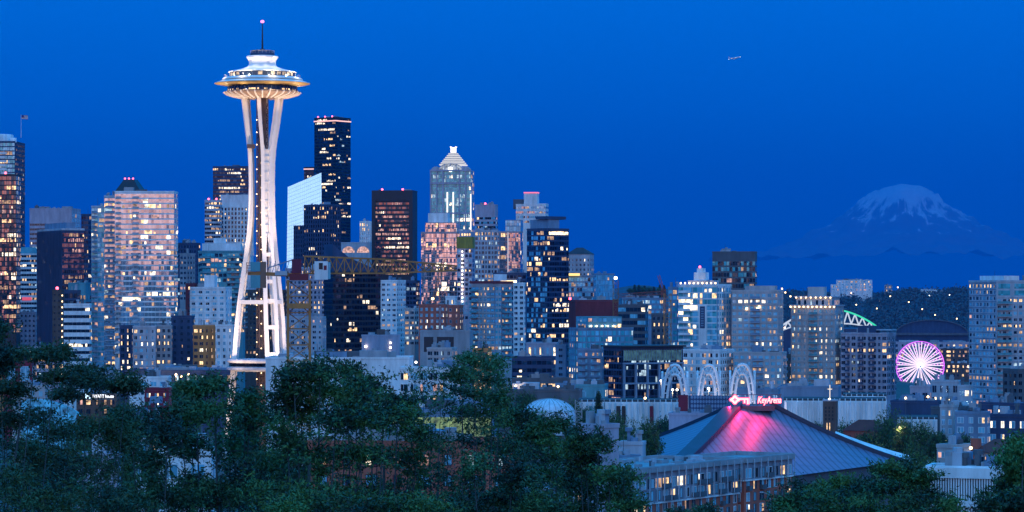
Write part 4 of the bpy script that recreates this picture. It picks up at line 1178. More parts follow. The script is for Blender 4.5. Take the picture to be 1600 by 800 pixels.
# legs: three pairs of beams that close up at the waist
LEGP = [(153, 31, 30), (172, 28.5, 29), (192, 26, 27), (215, 22.5, 23), (235, 20, 19.5), (255, 18.8, 18), (285, 18.2, 17.5), (315, 18.2, 17), (340, 18.8, 16.5), (365, 21, 15.5), (396, 25, 13.5), (430, 30, 12.6), (467, 35, 12.4), (500, 39, 12), (560, 44, 10), (640, 52, 9), (724, 60, 8)]
for az in (-70, 50, 170):
    b = MB()
    rows = []
    for sgn in (-1, 1):
        line = []
        for (py, r, dl) in LEGP:
            a = R(az + sgn * dl)
            c = Vector((r * ns * math.cos(a), r * ns * math.sin(a), nz(py)))
            rad = Vector((math.cos(a), math.sin(a), 0)); tan = Vector((-rad.y, rad.x, 0))
            hw = 0.80 if py > 300 else 0.72
            i = len(b.v)
            for sx, sy in ((-1, -1), (1, -1), (1, 1), (-1, 1)):
                b.v.append(tuple(c + tan * (sx * hw) + rad * (sy * hw * 1.15)))
            line.append((i, c, rad, tan, py))
        for (i, *_), (j, *_) in zip(line, line[1:]):
            for k in range(4):
                b.f.append((i + k, i + (k + 1) % 4, j + (k + 1) % 4, j + k)); b.m.append(0)
        rows.append(line)
    for k in range(len(LEGP) - 1):
        py0, py1 = LEGP[k][0], LEGP[k + 1][0]
        if 215 <= py0 and py1 <= 365:
            A0, A1, B0, B1 = rows[0][k][1], rows[0][k + 1][1], rows[1][k][1], rows[1][k + 1][1]
            m = (rows[0][k][2] + rows[1][k][2]).normalized() * .1
            if py0 == 215:        # rounded crotch of the upper fork
                mid = (A1 + B1) / 2
                for q in range(6):
                    q0, q1 = q / 6, (q + 1) / 6
                    P0, P1 = A1.lerp(B1, q0), A1.lerp(B1, q1)
                    h0, h1 = (A0.z - A1.z) * (abs(2 * q0 - 1) ** 2), (A0.z - A1.z) * (abs(2 * q1 - 1) ** 2)
                    b.quad(tuple(P0 + m), tuple(P1 + m), tuple(P1 + m + Vector((0, 0, h1))), tuple(P0 + m + Vector((0, 0, h0))))
            else:
                b.quad(tuple(A0 + m), tuple(A1 + m), tuple(B1 + m), tuple(B0 + m))
                b.quad(tuple(B0 - m), tuple(B1 - m), tuple(A1 - m), tuple(A0 - m))
                for q in (0, .5):
                    b.bar(A0.lerp(A1, q) + m * 3, B0.lerp(B1, q) + m * 3, .3, .5)
        if py1 == 396:            # pointed slit under the web
            A0, A1, B0, B1 = rows[0][k][1], rows[0][k + 1][1], rows[1][k][1], rows[1][k + 1][1]
            m = (rows[0][k][2] + rows[1][k][2]).normalized() * .45
            md = (A0 + B0) / 2
            b.poly([tuple(A0 + m), tuple(A1 + m), tuple(A1.lerp(B1, .22) + m), tuple(md + m)])
            b.poly([tuple(md + m), tuple(A1.lerp(B1, .78) + m), tuple(B1 + m), tuple(B0 + m)])
    leg = b.build('leg', white_steel, t)
    for py in (398, 440, 470, 511, 553, 600):
        ps = []
        for sgn in (-1, 1):
            for (p0, p1) in zip(LEGP, LEGP[1:]):
                if p0[0] <= py <= p1[0]:
                    f = (py - p0[0]) / (p1[0] - p0[0]); r = p0[1] + f * (p1[1] - p0[1]); dl = p0[2] + f * (p1[2] - p0[2])
                    a = R(az + sgn * dl); ps.append((r * ns * math.cos(a), r * ns * math.sin(a), nz(py)))
        MB().bar(ps[0], ps[1], 1.5, 1.6).build('crossbar', white_steel, leg)
    # thin seam lines running up the flanges of the beams
# horizontal ties between the legs
def legpt(az, py):
    for (p0, p1) in zip(LEGP, LEGP[1:]):
        if p0[0] <= py <= p1[0]:
            f = (py - p0[0]) / (p1[0] - p0[0])
            return ((p0[1] + f * (p1[1] - p0[1])) * ns * math.cos(R(az)), (p0[1] + f * (p1[1] - p0[1])) * ns * math.sin(R(az)), nz(py))
for a0, a1 in ((-70 + 12, 50 - 12), (50 + 12, 170 - 12), (170 + 12, 290 - 12)):
    MB().bar(legpt(a0, 472), legpt(a1, 472), 1.4, 1.7).build('leg_tie', white_steel, t)
# lift shaft: a lattice of dark steel with strings of lamps
b = MB()
rs = 2.3
hexp = [(rs * math.cos(k * PI / 3), rs * math.sin(k * PI / 3)) for k in range(6)]
z0, z1 = 0, nz(153.5)
for k in range(6):
    p, q = hexp[k], hexp[(k + 1) % 6]
    b.bar((*p, z0), (*p, z1), .45)
    z = z0; fl = 0
    while z < z1 - 3:
        b.bar((*(p if fl else q), z), (*(q if fl else p), z + 3), .22)
        b.bar((*p, z + 3), (*q, z + 3), .25)
        z += 3; fl ^= 1
b.build('lift_shaft', dark, t)
MB().prism([(1.75 * math.cos(k * PI / 3), 1.75 * math.sin(k * PI / 3)) for k in range(6)], z0, z1, 0).build('shaft_core', dark, t)
for k in range(50):
    z = 20 + k * (z1 - 24) / 50
    a = R(-100 if k % 2 else -150)
    MB().lathe([(0, -.28), (.26, 0), (0, .28)], 6).build('shaft_lamp', lamp_warm, t).location = (2.7 * math.cos(a), 2.7 * math.sin(a), z)
b = MB(); b.box(-6.4, -3.0, -3.4, 0, nz(232), nz(226)).build('lift_car', dark, t)
# deck at the lower level
MB().lathe(pr((6, 560), (54, 561), (55.5, 563.5), (54, 566), (52, 566.5), (52, 572), (56, 573.5), (56, 577), (40, 580), (6, 580)), 48).build('lower_deck', W['pale'], t)
MB().lathe(pr((52.2, 566.6), (52.2, 571.9)), 48).build('lower_deck_glass', G['black'], t)
# floodlights that belong to the tower
flood_n = 0
def flood(parent, loc, aim, energy, size, col=(1, .66, .44), rad=.5, blend=.5):
    sp = bpy.data.lights.new('floodlight', 'SPOT')
    sp.energy, sp.spot_size, sp.spot_blend, sp.color, sp.shadow_soft_size = energy, R(size), blend, col, rad
    o = bpy.data.objects.new('floodlight_and_fill_beam', sp); COL.objects.link(o)
    o.parent = parent; o.location = loc
    o.rotation_euler = (Vector(aim) - Vector(loc)).to_track_quat('-Z', 'Y').to_euler()
    return o
def pointl(parent, loc, energy, col, rad=.3):
    sp = bpy.data.lights.new('lamp_and_fill_glow', 'POINT'); sp.energy, sp.color, sp.shadow_soft_size = energy, col, rad
    o = bpy.data.objects.new('lamp_and_fill_glow', sp); COL.objects.link(o); o.parent = parent; o.location = loc
    return o
for a in (-128, -52, 60):
    x, y = 52 * math.cos(R(a)), 52 * math.sin(R(a))
    flood(t, (x, y, 30), (0, 0, 70), 1.7e5, 50)
    flood(t, (x * .8, y * .8, 4), (0, 0, 30), 6.0e4, 60)
    flood(t, (x, y, 30), (0, 0, 128), 4.6e5, 26)
for a in range(-165, 195, 45):
    ca, sa = math.cos(R(a)), math.sin(R(a))
    flood(t, (18.0 * ca, 18.0 * sa, nz(119)), (4 * ca, 4 * sa, nz(98)), 4200, 100, col=(1, .78, .55), rad=.2)
    flood(t, (27.5 * ns * ca, 27.5 * ns * sa, nz(88)), (44 * ns * ca, 44 * ns * sa, nz(111)), 900, 130, col=(1, .80, .58), rad=.6)
    pointl(t, (17.4 * ca, 17.4 * sa, nz(119.5)), 260, (1, .82, .6), .3)
    pointl(t, (15.9 * ca, 15.9 * sa, nz(140.5)), 190, (1, .78, .48), .2)
    flood(t, (19 * ca, 19 * sa, nz(176)), (12 * ca, 12 * sa, nz(149)), 1500, 100, rad=.2)

# ------------------------------------------------------------------ yellow tower crane
yel = wall_mat('yellow_crane_paint', (0.42, 0.165, 0.04), rough=.6, var=.2)
CY = 950.0
cs = CY / F
Cc = wp(467, 430, CY)
t = tag(empty('tower_crane', (Cc.x, CY, gz(Cc.x, CY)), -math.atan2(Cc.x, CY)), 'yellow lattice tower crane with a pale blue cab, its jib reaching right', 'tower crane')
def kx(px): return (px - 467) * cs
def kz(py): return CZ - (py - HY) * cs - t.location.z
def lattice(b, p0, p1, sec, wd, ch=.28, br=.14, step=2.4):
    """Square lattice boom from p0 to p1; sec gives the height and wd the width along it."""
    p0, p1 = Vector(p0), Vector(p1)
    d = p1 - p0; n = max(2, int(d.length / step)); dn = d.normalized()
    up = Vector((0, 0, 1)) if abs(dn.z) < .7 else Vector((1, 0, 0))
    side = dn.cross(up).normalized(); up = side.cross(dn)
    rows = []
    for k in range(n + 1):
        f = k / n; c = p0.lerp(p1, f); h = sec(f) / 2; w = wd / 2
        rows.append([c + side * sx * w + up * sy * h for sx, sy in ((-1, -1), (1, -1), (1, 1), (-1, 1))])
    for k in range(n):
        for j in range(4):
            b.bar(rows[k][j], rows[k + 1][j], ch)
            a, c = rows[k][j], rows[k + 1][(j + 1) % 4]
            if k % 2: a, c = rows[k][(j + 1) % 4], rows[k + 1][j]
            b.bar(a, c, br)
            b.bar(rows[k][j], rows[k][(j + 1) % 4], br)
b = MB(); lattice(b, (0, 0, -1), (0, 0, kz(438)), lambda f: 34 * cs, 34 * cs, .85, .3, 5.0); b.build('mast', yel, t)
MB().box(kx(449), kx(486), -5, 5, kz(482), kz(474)).build('mast_collar', yel, t)
MB().box(kx(452), kx(482), -4, 4, kz(438), kz(428)).build('slewing_ring', W['rust'], t)
MB().box(kx(456), kx(471), -3, 3, kz(427), kz(405)).build('winch_house', wall_mat('magenta_machine_paint', (.16, .02, .05)), t)
b = MB(); lattice(b, (kx(476), 0, kz(414)), (kx(600), 0, kz(416)), lambda f: (27 - 5 * f) * cs, 4.4, .5, .32, 2.4)
lattice(b, (kx(600), 0, kz(416)), (kx(714), 0, kz(419)), lambda f: (22 - 15 * f) * cs, 3.0, .5, .3, 2.6); b.build('jib', yel, t)
b = MB(); b.bar((kx(388), -2.2, kz(427)), (kx(470), -2.2, kz(430)), 1.0, 1.2); b.bar((kx(388), 2.2, kz(427)), (kx(470), 2.2, kz(430)), 1.0, 1.2)
for k in range(9):
    b.bar((kx(392 + k * 9), -2.2, kz(428)), (kx(392 + k * 9), 2.2, kz(428)), .3)
b.build('counter_jib', yel, t)
b = MB(); b.box(kx(392), kx(407), -3.2, 3.2, kz(450), kz(430)); b.box(kx(392), kx(407), -3.2, 3.2, kz(424), kz(409.5)); b.build('counterweight', W['teal'], t)
MB().box(kx(407.3), kx(416), -3.2, 3.2, kz(450), kz(409)).build('counterweight', wall_mat('brown_counterweight', (.24, .12, .08)), t)
b = MB()
for k in range(5):
    b.bar((kx(386), -3, kz(427 - k * 4)), (kx(392), -3, kz(427 - k * 4)), .15)
b.bar((kx(386), -3, kz(427)), (kx(386), -3, kz(410)), .2); b.build('railing', W['rust'], t)
cb_ = MB().box(kx(491), kx(512), -6.6, -3.0, kz(437), kz(408.5)).build('cab', W['white'], t)
MB().box(kx(498), kx(504), -6.7, -6.62, kz(421), kz(411)).build('cab_window', W['black'], cb_)
MB().box(kx(512.05), kx(516), -6.4, -3.1, kz(436), kz(410)).build('cab_window', G['blue'], cb_)
MB().box(kx(505.5), kx(510), -6.7, -6.62, kz(422), kz(415)).build('cab_sign', W['burg'], cb_)
b = MB()
for k in range(6):
    b.bar((kx(418 + k * 7), -2.3, kz(428)), (kx(424 + k * 7), -2.3, kz(408)), .2)
b.bar((kx(418), -2.3, kz(419)), (kx(460), -2.3, kz(405)), .35); b.bar((kx(418), 2.3, kz(419)), (kx(460), 2.3, kz(405)), .35); b.build('tie_frame', W['bluegrey'], t)
MB().box(kx(430), kx(449), -3.6, -3.3, kz(430.5), kz(423.5)).build('name_board', W['pale'], t)

# far cranes
def small_crane(label, Y, mast, jib, mat, w=9, light=None):
    (mx_, my0, my1), js = mast, jib
    s = Y / F; p = wp(mx_, my1, Y)
    t = tag(empty('tower_crane', p, -math.atan2(p.x, Y)), label, 'tower crane')
    b = MB(); lattice(b, (0, 0, 0), (0, 0, (my1 - my0) * s), lambda f: w * s, w * s, .5, .22, 4); b.build('mast', mat, t)
    for (xa, ya, xb, yb, h) in js:
        b = MB(); lattice(b, ((xa - mx_) * s, 0, (my1 - ya) * s), ((xb - mx_) * s, 0, (my1 - yb) * s), lambda f: h * s, 2.5, .4, .2, 4); b.build('jib', mat, t)
    if light:
        MB().lathe([(0, 0), (1, .3), (1, 1.6), (0, 2)], 8).build('beacon', light, t).location = (0, 0, (my1 - my0) * s + .5)
    return t
redp = wall_mat('red_crane_paint', (.35, .07, .04), rough=.6)
small_crane('orange red crane with a long flat jib and a leaning red boom on the skyline', 2300, (1037, 452, 520), [(966, 462, 1040, 457, 5), (1037, 456, 1029, 430, 3.5)], redp, 6)
small_crane('brown crane mast with lamps beside the dark red theatre', 1860, (962, 438, 520), [(958, 470, 966, 470, 4)], wall_mat('brown_crane_paint', (.28, .14, .07)), 8, lamp_white)
small_crane('yellow construction hoist climbing the wing of the banner tower', 1480, (1043, 458, 560), [], yel, 11)
small_crane('small luffing crane leaning in front of the pink mirrored tower', 2000, (676, 470, 500), [(677, 468, 694, 404, 4)], wall_mat('orange_crane_paint', (.45, .16, .05)), 5, lamp_warm)

# ------------------------------------------------------------------ white pointed arches
AY = 1040.0; asx = AY / F
def arch_thing(px0, px1, pyt, label, Y):
    s = Y / F
    c = wp((px0 + px1) / 2, pyt, Y)
    t = tag(empty('lattice_arch', (c.x, Y, 46.0), -math.atan2(c.x, Y)), label, 'arch', 'white pointed arches of the science court')
    H = c.z - 46.0; hw = (px1 - px0) / 2 * s; dd = hw * .9
    def curve(k, rw, top):
        # pointed arch: straight legs then a lancet curve
        f = k
        if f < .5: return rw, f / .5 * (H * .52) * top
        g = (f - .5) / .5
        return rw * math.cos(g * PI / 2) ** .75, (H * .52 + H * .48 * math.sin(g * PI / 2)) * top
    for yy in (-dd, dd):
        for top, rr in ((1.0, 1.0), (.91, .68)):
            b = MB()
            for sg in (-1, 1):
                pts = []
                for k in range(15):
                    x, z = curve(k / 14, hw * rr, top)
                    pts.append((sg * x, yy * (1 - .0 * k), z))
                b.tube(pts, [.52] * 15, 6)
            b.build('rib', W['white'], t)
    for xx in (-hw, hw):
        for top, rr in ((1.0, 1.0), (.91, .68)):
            b = MB()
            for sg in (-1, 1):
                pts = []
                for k in range(15):
                    x, z = curve(k / 14, dd * rr, top)
                    pts.append((xx, sg * x, z * .93))
                b.tube(pts, [.44] * 15, 6)
            b.build('rib', W['white'], t)
    b = MB()
    for yy in (-dd, dd):
        for sg in (-1, 1):
            for k in range(7, 14):
                x0, z0 = curve(k / 14, hw, 1.0); x1, z1 = curve((k + 1) / 14, hw * .62, .90)
                b.bar((sg * x0, yy, z0), (sg * x1, yy, z1), .28)
    for k in range(9):
        x = -hw + 2 * hw * k / 8
        h = H * (.93 + .07 * (1 - abs(x / hw)))
        b.bar((x * .25, -dd, H * (1 - .12 * abs(k - 4) / 4)), (x * .25, dd, H * (1 - .12 * abs(k - 4) / 4)), .26)
        if k < 8: b.bar((x, -dd, H * .86), (0, 0, H * .985), .24); b.bar((x, dd, H * .86), (0, 0, H * .985), .24)
    b.build('crown_lattice', W['white'], t)
    pointl(t, (-hw * .5, -dd - 5, 12), 5200, (1, .78, .72), .6); pointl(t, (hw * .5, -dd - 5, 12), 5200, (1, .78, .72), .6)  # unseen fill lights added before the arch to brighten its ribs
    return t
arch_thing(1035, 1074, 570, 'white lattice arch farthest left above the pleated wall', 1030)
arch_thing(1090, 1125, 570, 'middle one of the three white lattice arches', 1090)
arch_thing(1141, 1179, 569, 'white lattice arch farthest right, just behind the red key sign', 1050)

# ------------------------------------------------------------------ arena with a tent shaped roof
AP0, AP1 = wp(1148, 634, 900), wp(1206, 632, 906)
E1 = wp(1000, 775, 815); E2 = wp(1412, 721, 905); E3 = wp(950, 706, 960); E4 = wp(1300, 690, 1010)
apx = (AP0 + AP1) / 2
t = arena = tag(empty('arena', (apx.x, 900, 40)), 'arena with a blue grey tent shaped ribbed roof under red signs', 'arena')
def loc(v): return Vector((v.x - apx.x, v.y - 900, v.z - 40))
panel = wall_mat('arena_roof_panel', (0.15, 0.17, 0.27), rough=.45, var=.12, scale=.5, streak=False)
nt = panel.node_tree; bs = nt.nodes['Principled BSDF']
uvn = nt.nodes.new('ShaderNodeUVMap')
wv = nt.nodes.new('ShaderNodeTexWave'); wv.wave_type = 'BANDS'; wv.bands_direction = 'X'
wv.inputs['Scale'].default_value = 3.2; wv.inputs['Distortion'].default_value = 0
nt.links.new(uvn.outputs[0], wv.inputs['Vector'])
wv2 = nt.nodes.new('ShaderNodeTexWave'); wv2.wave_type = 'BANDS'; wv2.bands_direction = 'Y'
wv2.inputs['Scale'].default_value = 1.5; nt.links.new(uvn.outputs[0], wv2.inputs['Vector'])
crr = nt.nodes.new('ShaderNodeValToRGB'); ramp(crr, [(0.0, (.5, .5, .5)), (.3, (1, 1, 1))])
nt.links.new(wv.outputs['Fac'], crr.inputs[0])
crr2 = nt.nodes.new('ShaderNodeValToRGB'); ramp(crr2, [(0.0, (.85, .85, .85)), (.15, (1, 1, 1))])
nt.links.new(wv2.outputs['Fac'], crr2.inputs[0])
ml = nt.nodes.new('ShaderNodeMix'); ml.data_type = 'RGBA'; ml.blend_type = 'MULTIPLY'; ml.inputs[0].default_value = 1
ml2 = nt.nodes.new('ShaderNodeMix'); ml2.data_type = 'RGBA'; ml2.blend_type = 'MULTIPLY'; ml2.inputs[0].default_value = 1
src = bs.inputs['Base Color'].links[0].from_socket
nt.links.new(src, ml.inputs[6]); nt.links.new(crr.outputs[0], ml.inputs[7])
nt.links.new(ml.outputs[2], ml2.inputs[6]); nt.links.new(crr2.outputs[0], ml2.inputs[7])
nt.links.new(ml2.outputs[2], bs.inputs['Base Color'])
def roof_patch(name, A, B, C, D, sag, nu=24, nv=20, mat=panel):
    """Sagging four-cornered roof field: A-B is the ridge side, D-C the eave side."""
    A, B, C, D = map(loc, (A, B, C, D))
    me = bpy.data.meshes.new(name); v, f, uv = [], [], []
    for j in range(nv + 1):
        for i in range(nu + 1):
            a, c = i / nu, j / nv
            p = A.lerp(B, a).lerp(D.lerp(C, a), c)
            p.z -= sag * 4 * c * (1 - c)
            v.append(p)
    for j in range(nv):
        for i in range(nu):
            k = j * (nu + 1) + i
            f.append((k, k + nu + 1, k + nu + 2, k + 1))
    me.from_pydata(v, [], f)
    u = me.uv_layers.new(name='UVMap')
    # seams run down the slope in one direction, as the sheets were laid
    rd = Vector((0.42, -0.91)); nn = Vector((rd.y, -rd.x))
    for lp in me.loops:
        p = v[lp.vertex_index]
        u.data[lp.index].uv = ((p.x * nn.x + p.y * nn.y) / 26.0, (p.x * rd.x + p.y * rd.y) / 26.0)
    me.materials.append(mat)
    me.polygons.foreach_set('use_smooth', [True] * len(f))
    o = bpy.data.objects.new(name, me); COL.objects.link(o); o.parent = t
    return o
AP0r, AP1r = wp(1158, 636, 900), wp(1200, 636, 904)
roof_patch('roof', AP0, AP1, E2, E1, 1.3)
roof_patch('roof', wp(1146, 633, 906), AP0, E1, E3, 1.3)
roof_patch('roof', AP1, wp(1190, 631, 915), E4, E2, 1.3)
roof_patch('roof', wp(1190, 631, 915), wp(1150, 631, 915), E3, E4, 1.0)
def rib_beam(A, B, sag, w):
    A, B = loc(A), loc(B)
    b = MB(); prev = None
    side = Vector(((B - A).y, -(B - A).x, 0)).normalized()
    for k in range(15):
        f = k / 14; p = A.lerp(B, f); p.z -= sag * 4 * f * (1 - f)
        r = [p - side * w / 2 + Vector((0, 0, .9)), p + side * w / 2 + Vector((0, 0, .9)), p + side * w / 2 - Vector((0, 0, .5)), p - side * w / 2 - Vector((0, 0, .5))]
        if prev:
            for q in range(4):
                b.quad(tuple(prev[q]), tuple(prev[(q + 1) % 4]), tuple(r[(q + 1) % 4]), tuple(r[q]))
        prev = r
    b.build('ridge_beam', wall_mat('dark_ridge_metal', (.022, .035, .07), rough=.5), t)
rib_beam(AP0, E1, 1.3, 5.0); rib_beam(AP1, E2, 1.3, 2.6); rib_beam(wp(1146, 633, 906), E3, 1.3, 1.0)
# pale upturned edge on the right
b = MB(); A, B = loc(E2), loc(wp(1330, 694, 905))
prev = None
for k in range(13):
    f = k / 12; p = loc(AP1).lerp(A, .48 + .62 * f); p.z -= 1.3 * 4 * max(0, (.48 + .62 * f)) * (1 - (.48 + .62 * f)) - .4; q = p + Vector((.6, 4.0, .9 + 1.0 * f))
    if prev: b.quad(tuple(prev[0]), tuple(p), tuple(q), tuple(prev[1]))
    prev = (p, q)
b.build('roof_edge', W['white'], t)
cap_ = MB(); a, c = loc(wp(1146, 637, 899)), loc(wp(1208, 635, 905))
cap_.box(a.x, c.x, a.y + .2, c.y + 8, a.z - 1.0, a.z + .5); cap_.build('ridge_cap', W['dgrey'], t)
b = MB()
zz = loc(wp(1146, 617, 900)).z
for k in range(13):
    x = loc(wp(1136 + k * 7, 617, 900)).x
    b.bar((x, 1.5, a.z), (x, 1.5, zz), .14)
b.bar((loc(wp(1136, 617, 900)).x, 1.5, zz), (loc(wp(1222, 617, 900)).x, 1.5, zz), .2); b.build('sign_frame', W['dgrey'], t)
# walls below the eaves
b = MB(); ring = [loc(p) for p in (E3, E1, E2, E4)]
for k in range(4):
    p, q = ring[k], ring[(k + 1) % 4]
    b.quad((p.x * .96, p.y * .96, -2), (q.x * .96, q.y * .96, -2), (q.x * .96, q.y * .96, q.z), (p.x * .96, p.y * .96, p.z))
b.build('wall', W['dgrey'], t)

neon = lit_mat('red_neon_tube', (1.0, 0.04, 0.12), 3.6, sample=True, var=False)
neonw = lit_mat('white_hot_letter', (1.0, 0.50, 0.48), 2.0, sample=True, var=False)
def text_mesh(body, size, name, mat, parent, loc_, off=0.0, shear=0.22, depth=.15, rz=0.0):
    cu = bpy.data.curves.new(name, 'FONT')
    cu.body = body; cu.size = size; cu.shear = shear; cu.extrude = depth; cu.offset = off
    cu.align_x = 'LEFT'
    o = bpy.data.objects.new(name, cu); COL.objects.link(o)
    cu.materials.append(mat)
    bpy.context.view_layer.update()
    me = bpy.data.meshes.new_from_object(o.evaluated_get(bpy.context.evaluated_depsgraph_get()))
    bpy.data.objects.remove(o)
    o = bpy.data.objects.new(name, me); COL.objects.link(o)
    o.rotation_euler = (R(90), 0, rz); o.location = loc_
    if parent: o.parent = parent
    return o
p = wp(1183.5, 629.5, 897)
sg = tag(empty('roof_sign', p), 'glowing red slanted lettering on the ridge of the arena roof, right of the key', 'sign')
o = text_mesh('KeyArena', 2.75, 'lettering', neonw, sg, (0, -.12, 0), off=.035)
wid = max(v.co.x for v in o.data.vertices)
k = 7.4 / wid; o.scale = (k, 1, 1.12)
o2 = text_mesh('KeyArena', 2.75, 'neon_outline', neon, sg, (0, .12, 0), off=.15); o2.scale = (k, 1, 1.12)
MB().box(-.6, 6.6, .35, .6, -.5, -.35).build('sign_rail', W['dgrey'], sg)
p = wp(1143.5, 624.5, 897)
sg2 = tag(empty('roof_sign', p), 'glowing red key shaped emblem on the arena roof ridge', 'sign')
def keyshape(gr):
    b = MB()
    b.poly([( .85 + (1.45 + gr) * math.cos(a) * (.85 + .15 * math.cos(4 * a)), 0, (1.25 + gr) * math.sin(a) * (.85 + .15 * math.cos(4 * a))) for a in np.linspace(0, 2 * PI, 33)[:-1]])
    b.box(1.9 - gr, 4.7 + gr, -.02, .02, -.05 - gr, .42 + gr)
    b.box(3.3 - gr, 3.75 + gr, -.025, .025, -.95 - gr, -.04); b.box(4.2 - gr, 4.68 + gr, -.025, .025, -1.25 - gr, -.04)
    return b
keyshape(.20).build('neon_outline', neon, sg2).location.y = .1
keyshape(.0).build('key_emblem', neonw, sg2).location.y = -.08
MB().box(.7, 1.0, -.14, -.1, -.5, .5).box(.35, 1.35, -.19, -.15, -.15, .15).build('emblem_cross', neon, sg2)
sg2.scale = (1.12, 1, 1.12)
sg2.location.z += 0
for (px, py, e) in ((1162, 632, 3400), (1196, 632, 5400)):
    q = wp(px, py - 1, 896.3)
    f = flood(None, q, q + Vector((.3, -5, -7.5)), e * 2.0, 160, col=(1, .012, .085), rad=.25, blend=.9)

q = wp(1140, 634, 897); flood(None, q, q + Vector((-5, -3, -5)), 2600, 150, col=(1, .012, .085), rad=.25, blend=.9)  # added red light, spreads the sign's glow onto the left roof field

# ------------------------------------------------------------------ ferris wheel
FY = 3060.0; fs = FY / F
hub = wp(1437.5, 571, FY)
t = tag(empty('ferris_wheel', (hub.x, FY, 2.0), -math.atan2(hub.x, FY) + .12), 'giant ferris wheel glowing white and violet by the waterfront', 'ferris wheel')
hz_ = hub.z - 2.0; Rr = 37.5 * fs
wheelw = lit_mat('white_spoke_light', (1, .80, 1), 1.2, var=False)
wheelv = lit_mat('violet_spoke_light', (.80, .12, 1), 1.8, var=False)
n = 21
for k in range(n):
    a0 = 2 * PI * k / n + .06
    b = MB()
    for sgn, yy in ((-1, -1.6), (1, 1.6)):
        a1 = a0 + sgn * .062
        p0 = Vector((2.6 * math.cos(a0), yy, hz_ + 2.6 * math.sin(a0))); p1 = Vector((Rr * .97 * math.cos(a1), yy * .7, hz_ + Rr * .97 * math.sin(a1)))
        b.bar(p0, p1, 1.0, .3, 0, up=(0, 1, 0))
    for j in range(6):
        f = (j + 1.5) / 7.5; r = Rr * f
        b.bar((r * math.cos(a0 - .05 * f), -1.3, hz_ + r * math.sin(a0 - .05 * f)), (r * math.cos(a0 + .05 * f), 1.3, hz_ + r * math.sin(a0 + .05 * f)), .8, .3, 1)
    b.build('spoke', [wheelw, wheelv], t)
def ringm(r, y, w, mat, name):
    b = MB()
    for k in range(84):
        a0, a1 = 2 * PI * k / 84, 2 * PI * (k + 1) / 84
        b.bar((r * math.cos(a0), y, hz_ + r * math.sin(a0)), (r * math.cos(a1), y, hz_ + r * math.sin(a1)), w)
    b.build(name, mat, t)
ringm(Rr, -1.4, .5, wheelv, 'rim'); ringm(Rr, 1.4, .5, wheelv, 'rim'); ringm(Rr * .93, 0, .3, wheelv, 'rim')
MB().lathe([(0, -2.6), (3.0, -2.4), (3.0, 2.4), (0, 2.6)], 20).build('hub', lit_mat('hub_light', (1, .95, 1), 4, var=False), t).matrix_local = Matrix.Translation((0, 0, hz_)) @ Matrix.Rotation(PI / 2, 4, 'X')
for k in range(42):
    a = 2 * PI * k / 42
    q = MB().box(-.75, .75, -.8, .8, -1.9, -.4); q.bar((0, 0, -.4), (0, 0, 0), .15)
    q.build('gondola', W['white'], t).location = (Rr * math.cos(a), 0, hz_ + Rr * math.sin(a))
for yy in (-4, 4):
    for sgn in (-1, 1):
        MB().bar((0, yy * .6, hz_), (sgn * 13, yy * 1.8, 0), 1.0).build('support_leg', W['white'], t)

# ------------------------------------------------------------------ stadiums, far right
def truss_arch(label, cx, w, y0, h, Y, light):
    s = Y / F; c = wp(cx, y0, Y); g = gz(c.x, Y)
    t = tag(empty('stadium', (c.x, Y, g), 0), label, 'stadium')
    zb = c.z - g; hw = w / 2 * s; hh = h * s
    b, l = MB(), MB()
    N = 26; prev = None
    for k in range(N + 1):
        f = k / N * 2 - 1; x = f * hw; z1 = zb + hh * (1 - f * f); z0 = z1 - 24 * s * (1 - .8 * abs(f)) - 2
        if prev:
            b.bar((prev[0], 0, prev[2]), (x, 0, z0), 2.0); b.bar((prev[0], 0, prev[1] if k % 2 else prev[2]), (x, 0, z0 if k % 2 else z1), 2.0)
            (l if f > .35 else b).bar((prev[0], 0, prev[1]), (x, 0, z1), 2.6)
        prev = (x, z1, z0)
    b.build('roof_truss', lit_mat('pale_truss_glow', (.75, .85, 1), .8, var=False), t)  # pale glow put into the trusses themselves, no lamps among them
    l.build('arch_chord', light, t)
    MB().box(-hw * .98, hw * .98, 15, 160, 0, zb - 3 * s).build('stand', W['navy'], t)
    return t
truss_arch('stadium roof arch of white trusses with a green lit edge', 1295, 152, 511, 28, 4500, lit_mat('green_arch_light', (.05, .9, .5), .9, var=False))
Y = 5000; s = Y / F; c = wp(1456, 522, Y); g = gz(c.x, Y)
t = tag(empty('stadium', (c.x, Y, g), -math.atan2(c.x, Y)), 'ballpark with a dark blue barrel roof below the hill', 'stadium')
zb = c.z - g; hw = 56 * s
b = MB(); pp = [(hw * math.cos(a), zb + 22 * s * math.sin(a)) for a in np.linspace(0, PI, 25)]
for k in range(24):
    b.quad((pp[k][0], 0, pp[k][1]), (pp[k][0], 50, pp[k][1]), (pp[k + 1][0], 50, pp[k + 1][1]), (pp[k + 1][0], 0, pp[k + 1][1]))
b.build('barrel_roof', wall_mat('blue_roof_sheet', (.055, .08, .14)), t)
b = MB(); b.poly([(x, 1, z) for x, z in reversed(pp)]); b.box(-hw, hw, 2, 48, 0, zb - 1); b.build('wall', W['navy'], t)
b = MB()
for k in range(24): b.bar((pp[k][0], -1, pp[k][1]), (pp[k + 1][0], -1, pp[k + 1][1]), 1.6)
b.bar((-hw, -1, zb), (hw, -1, zb), 4); b.build('roof_rim', W['dgrey'], t)

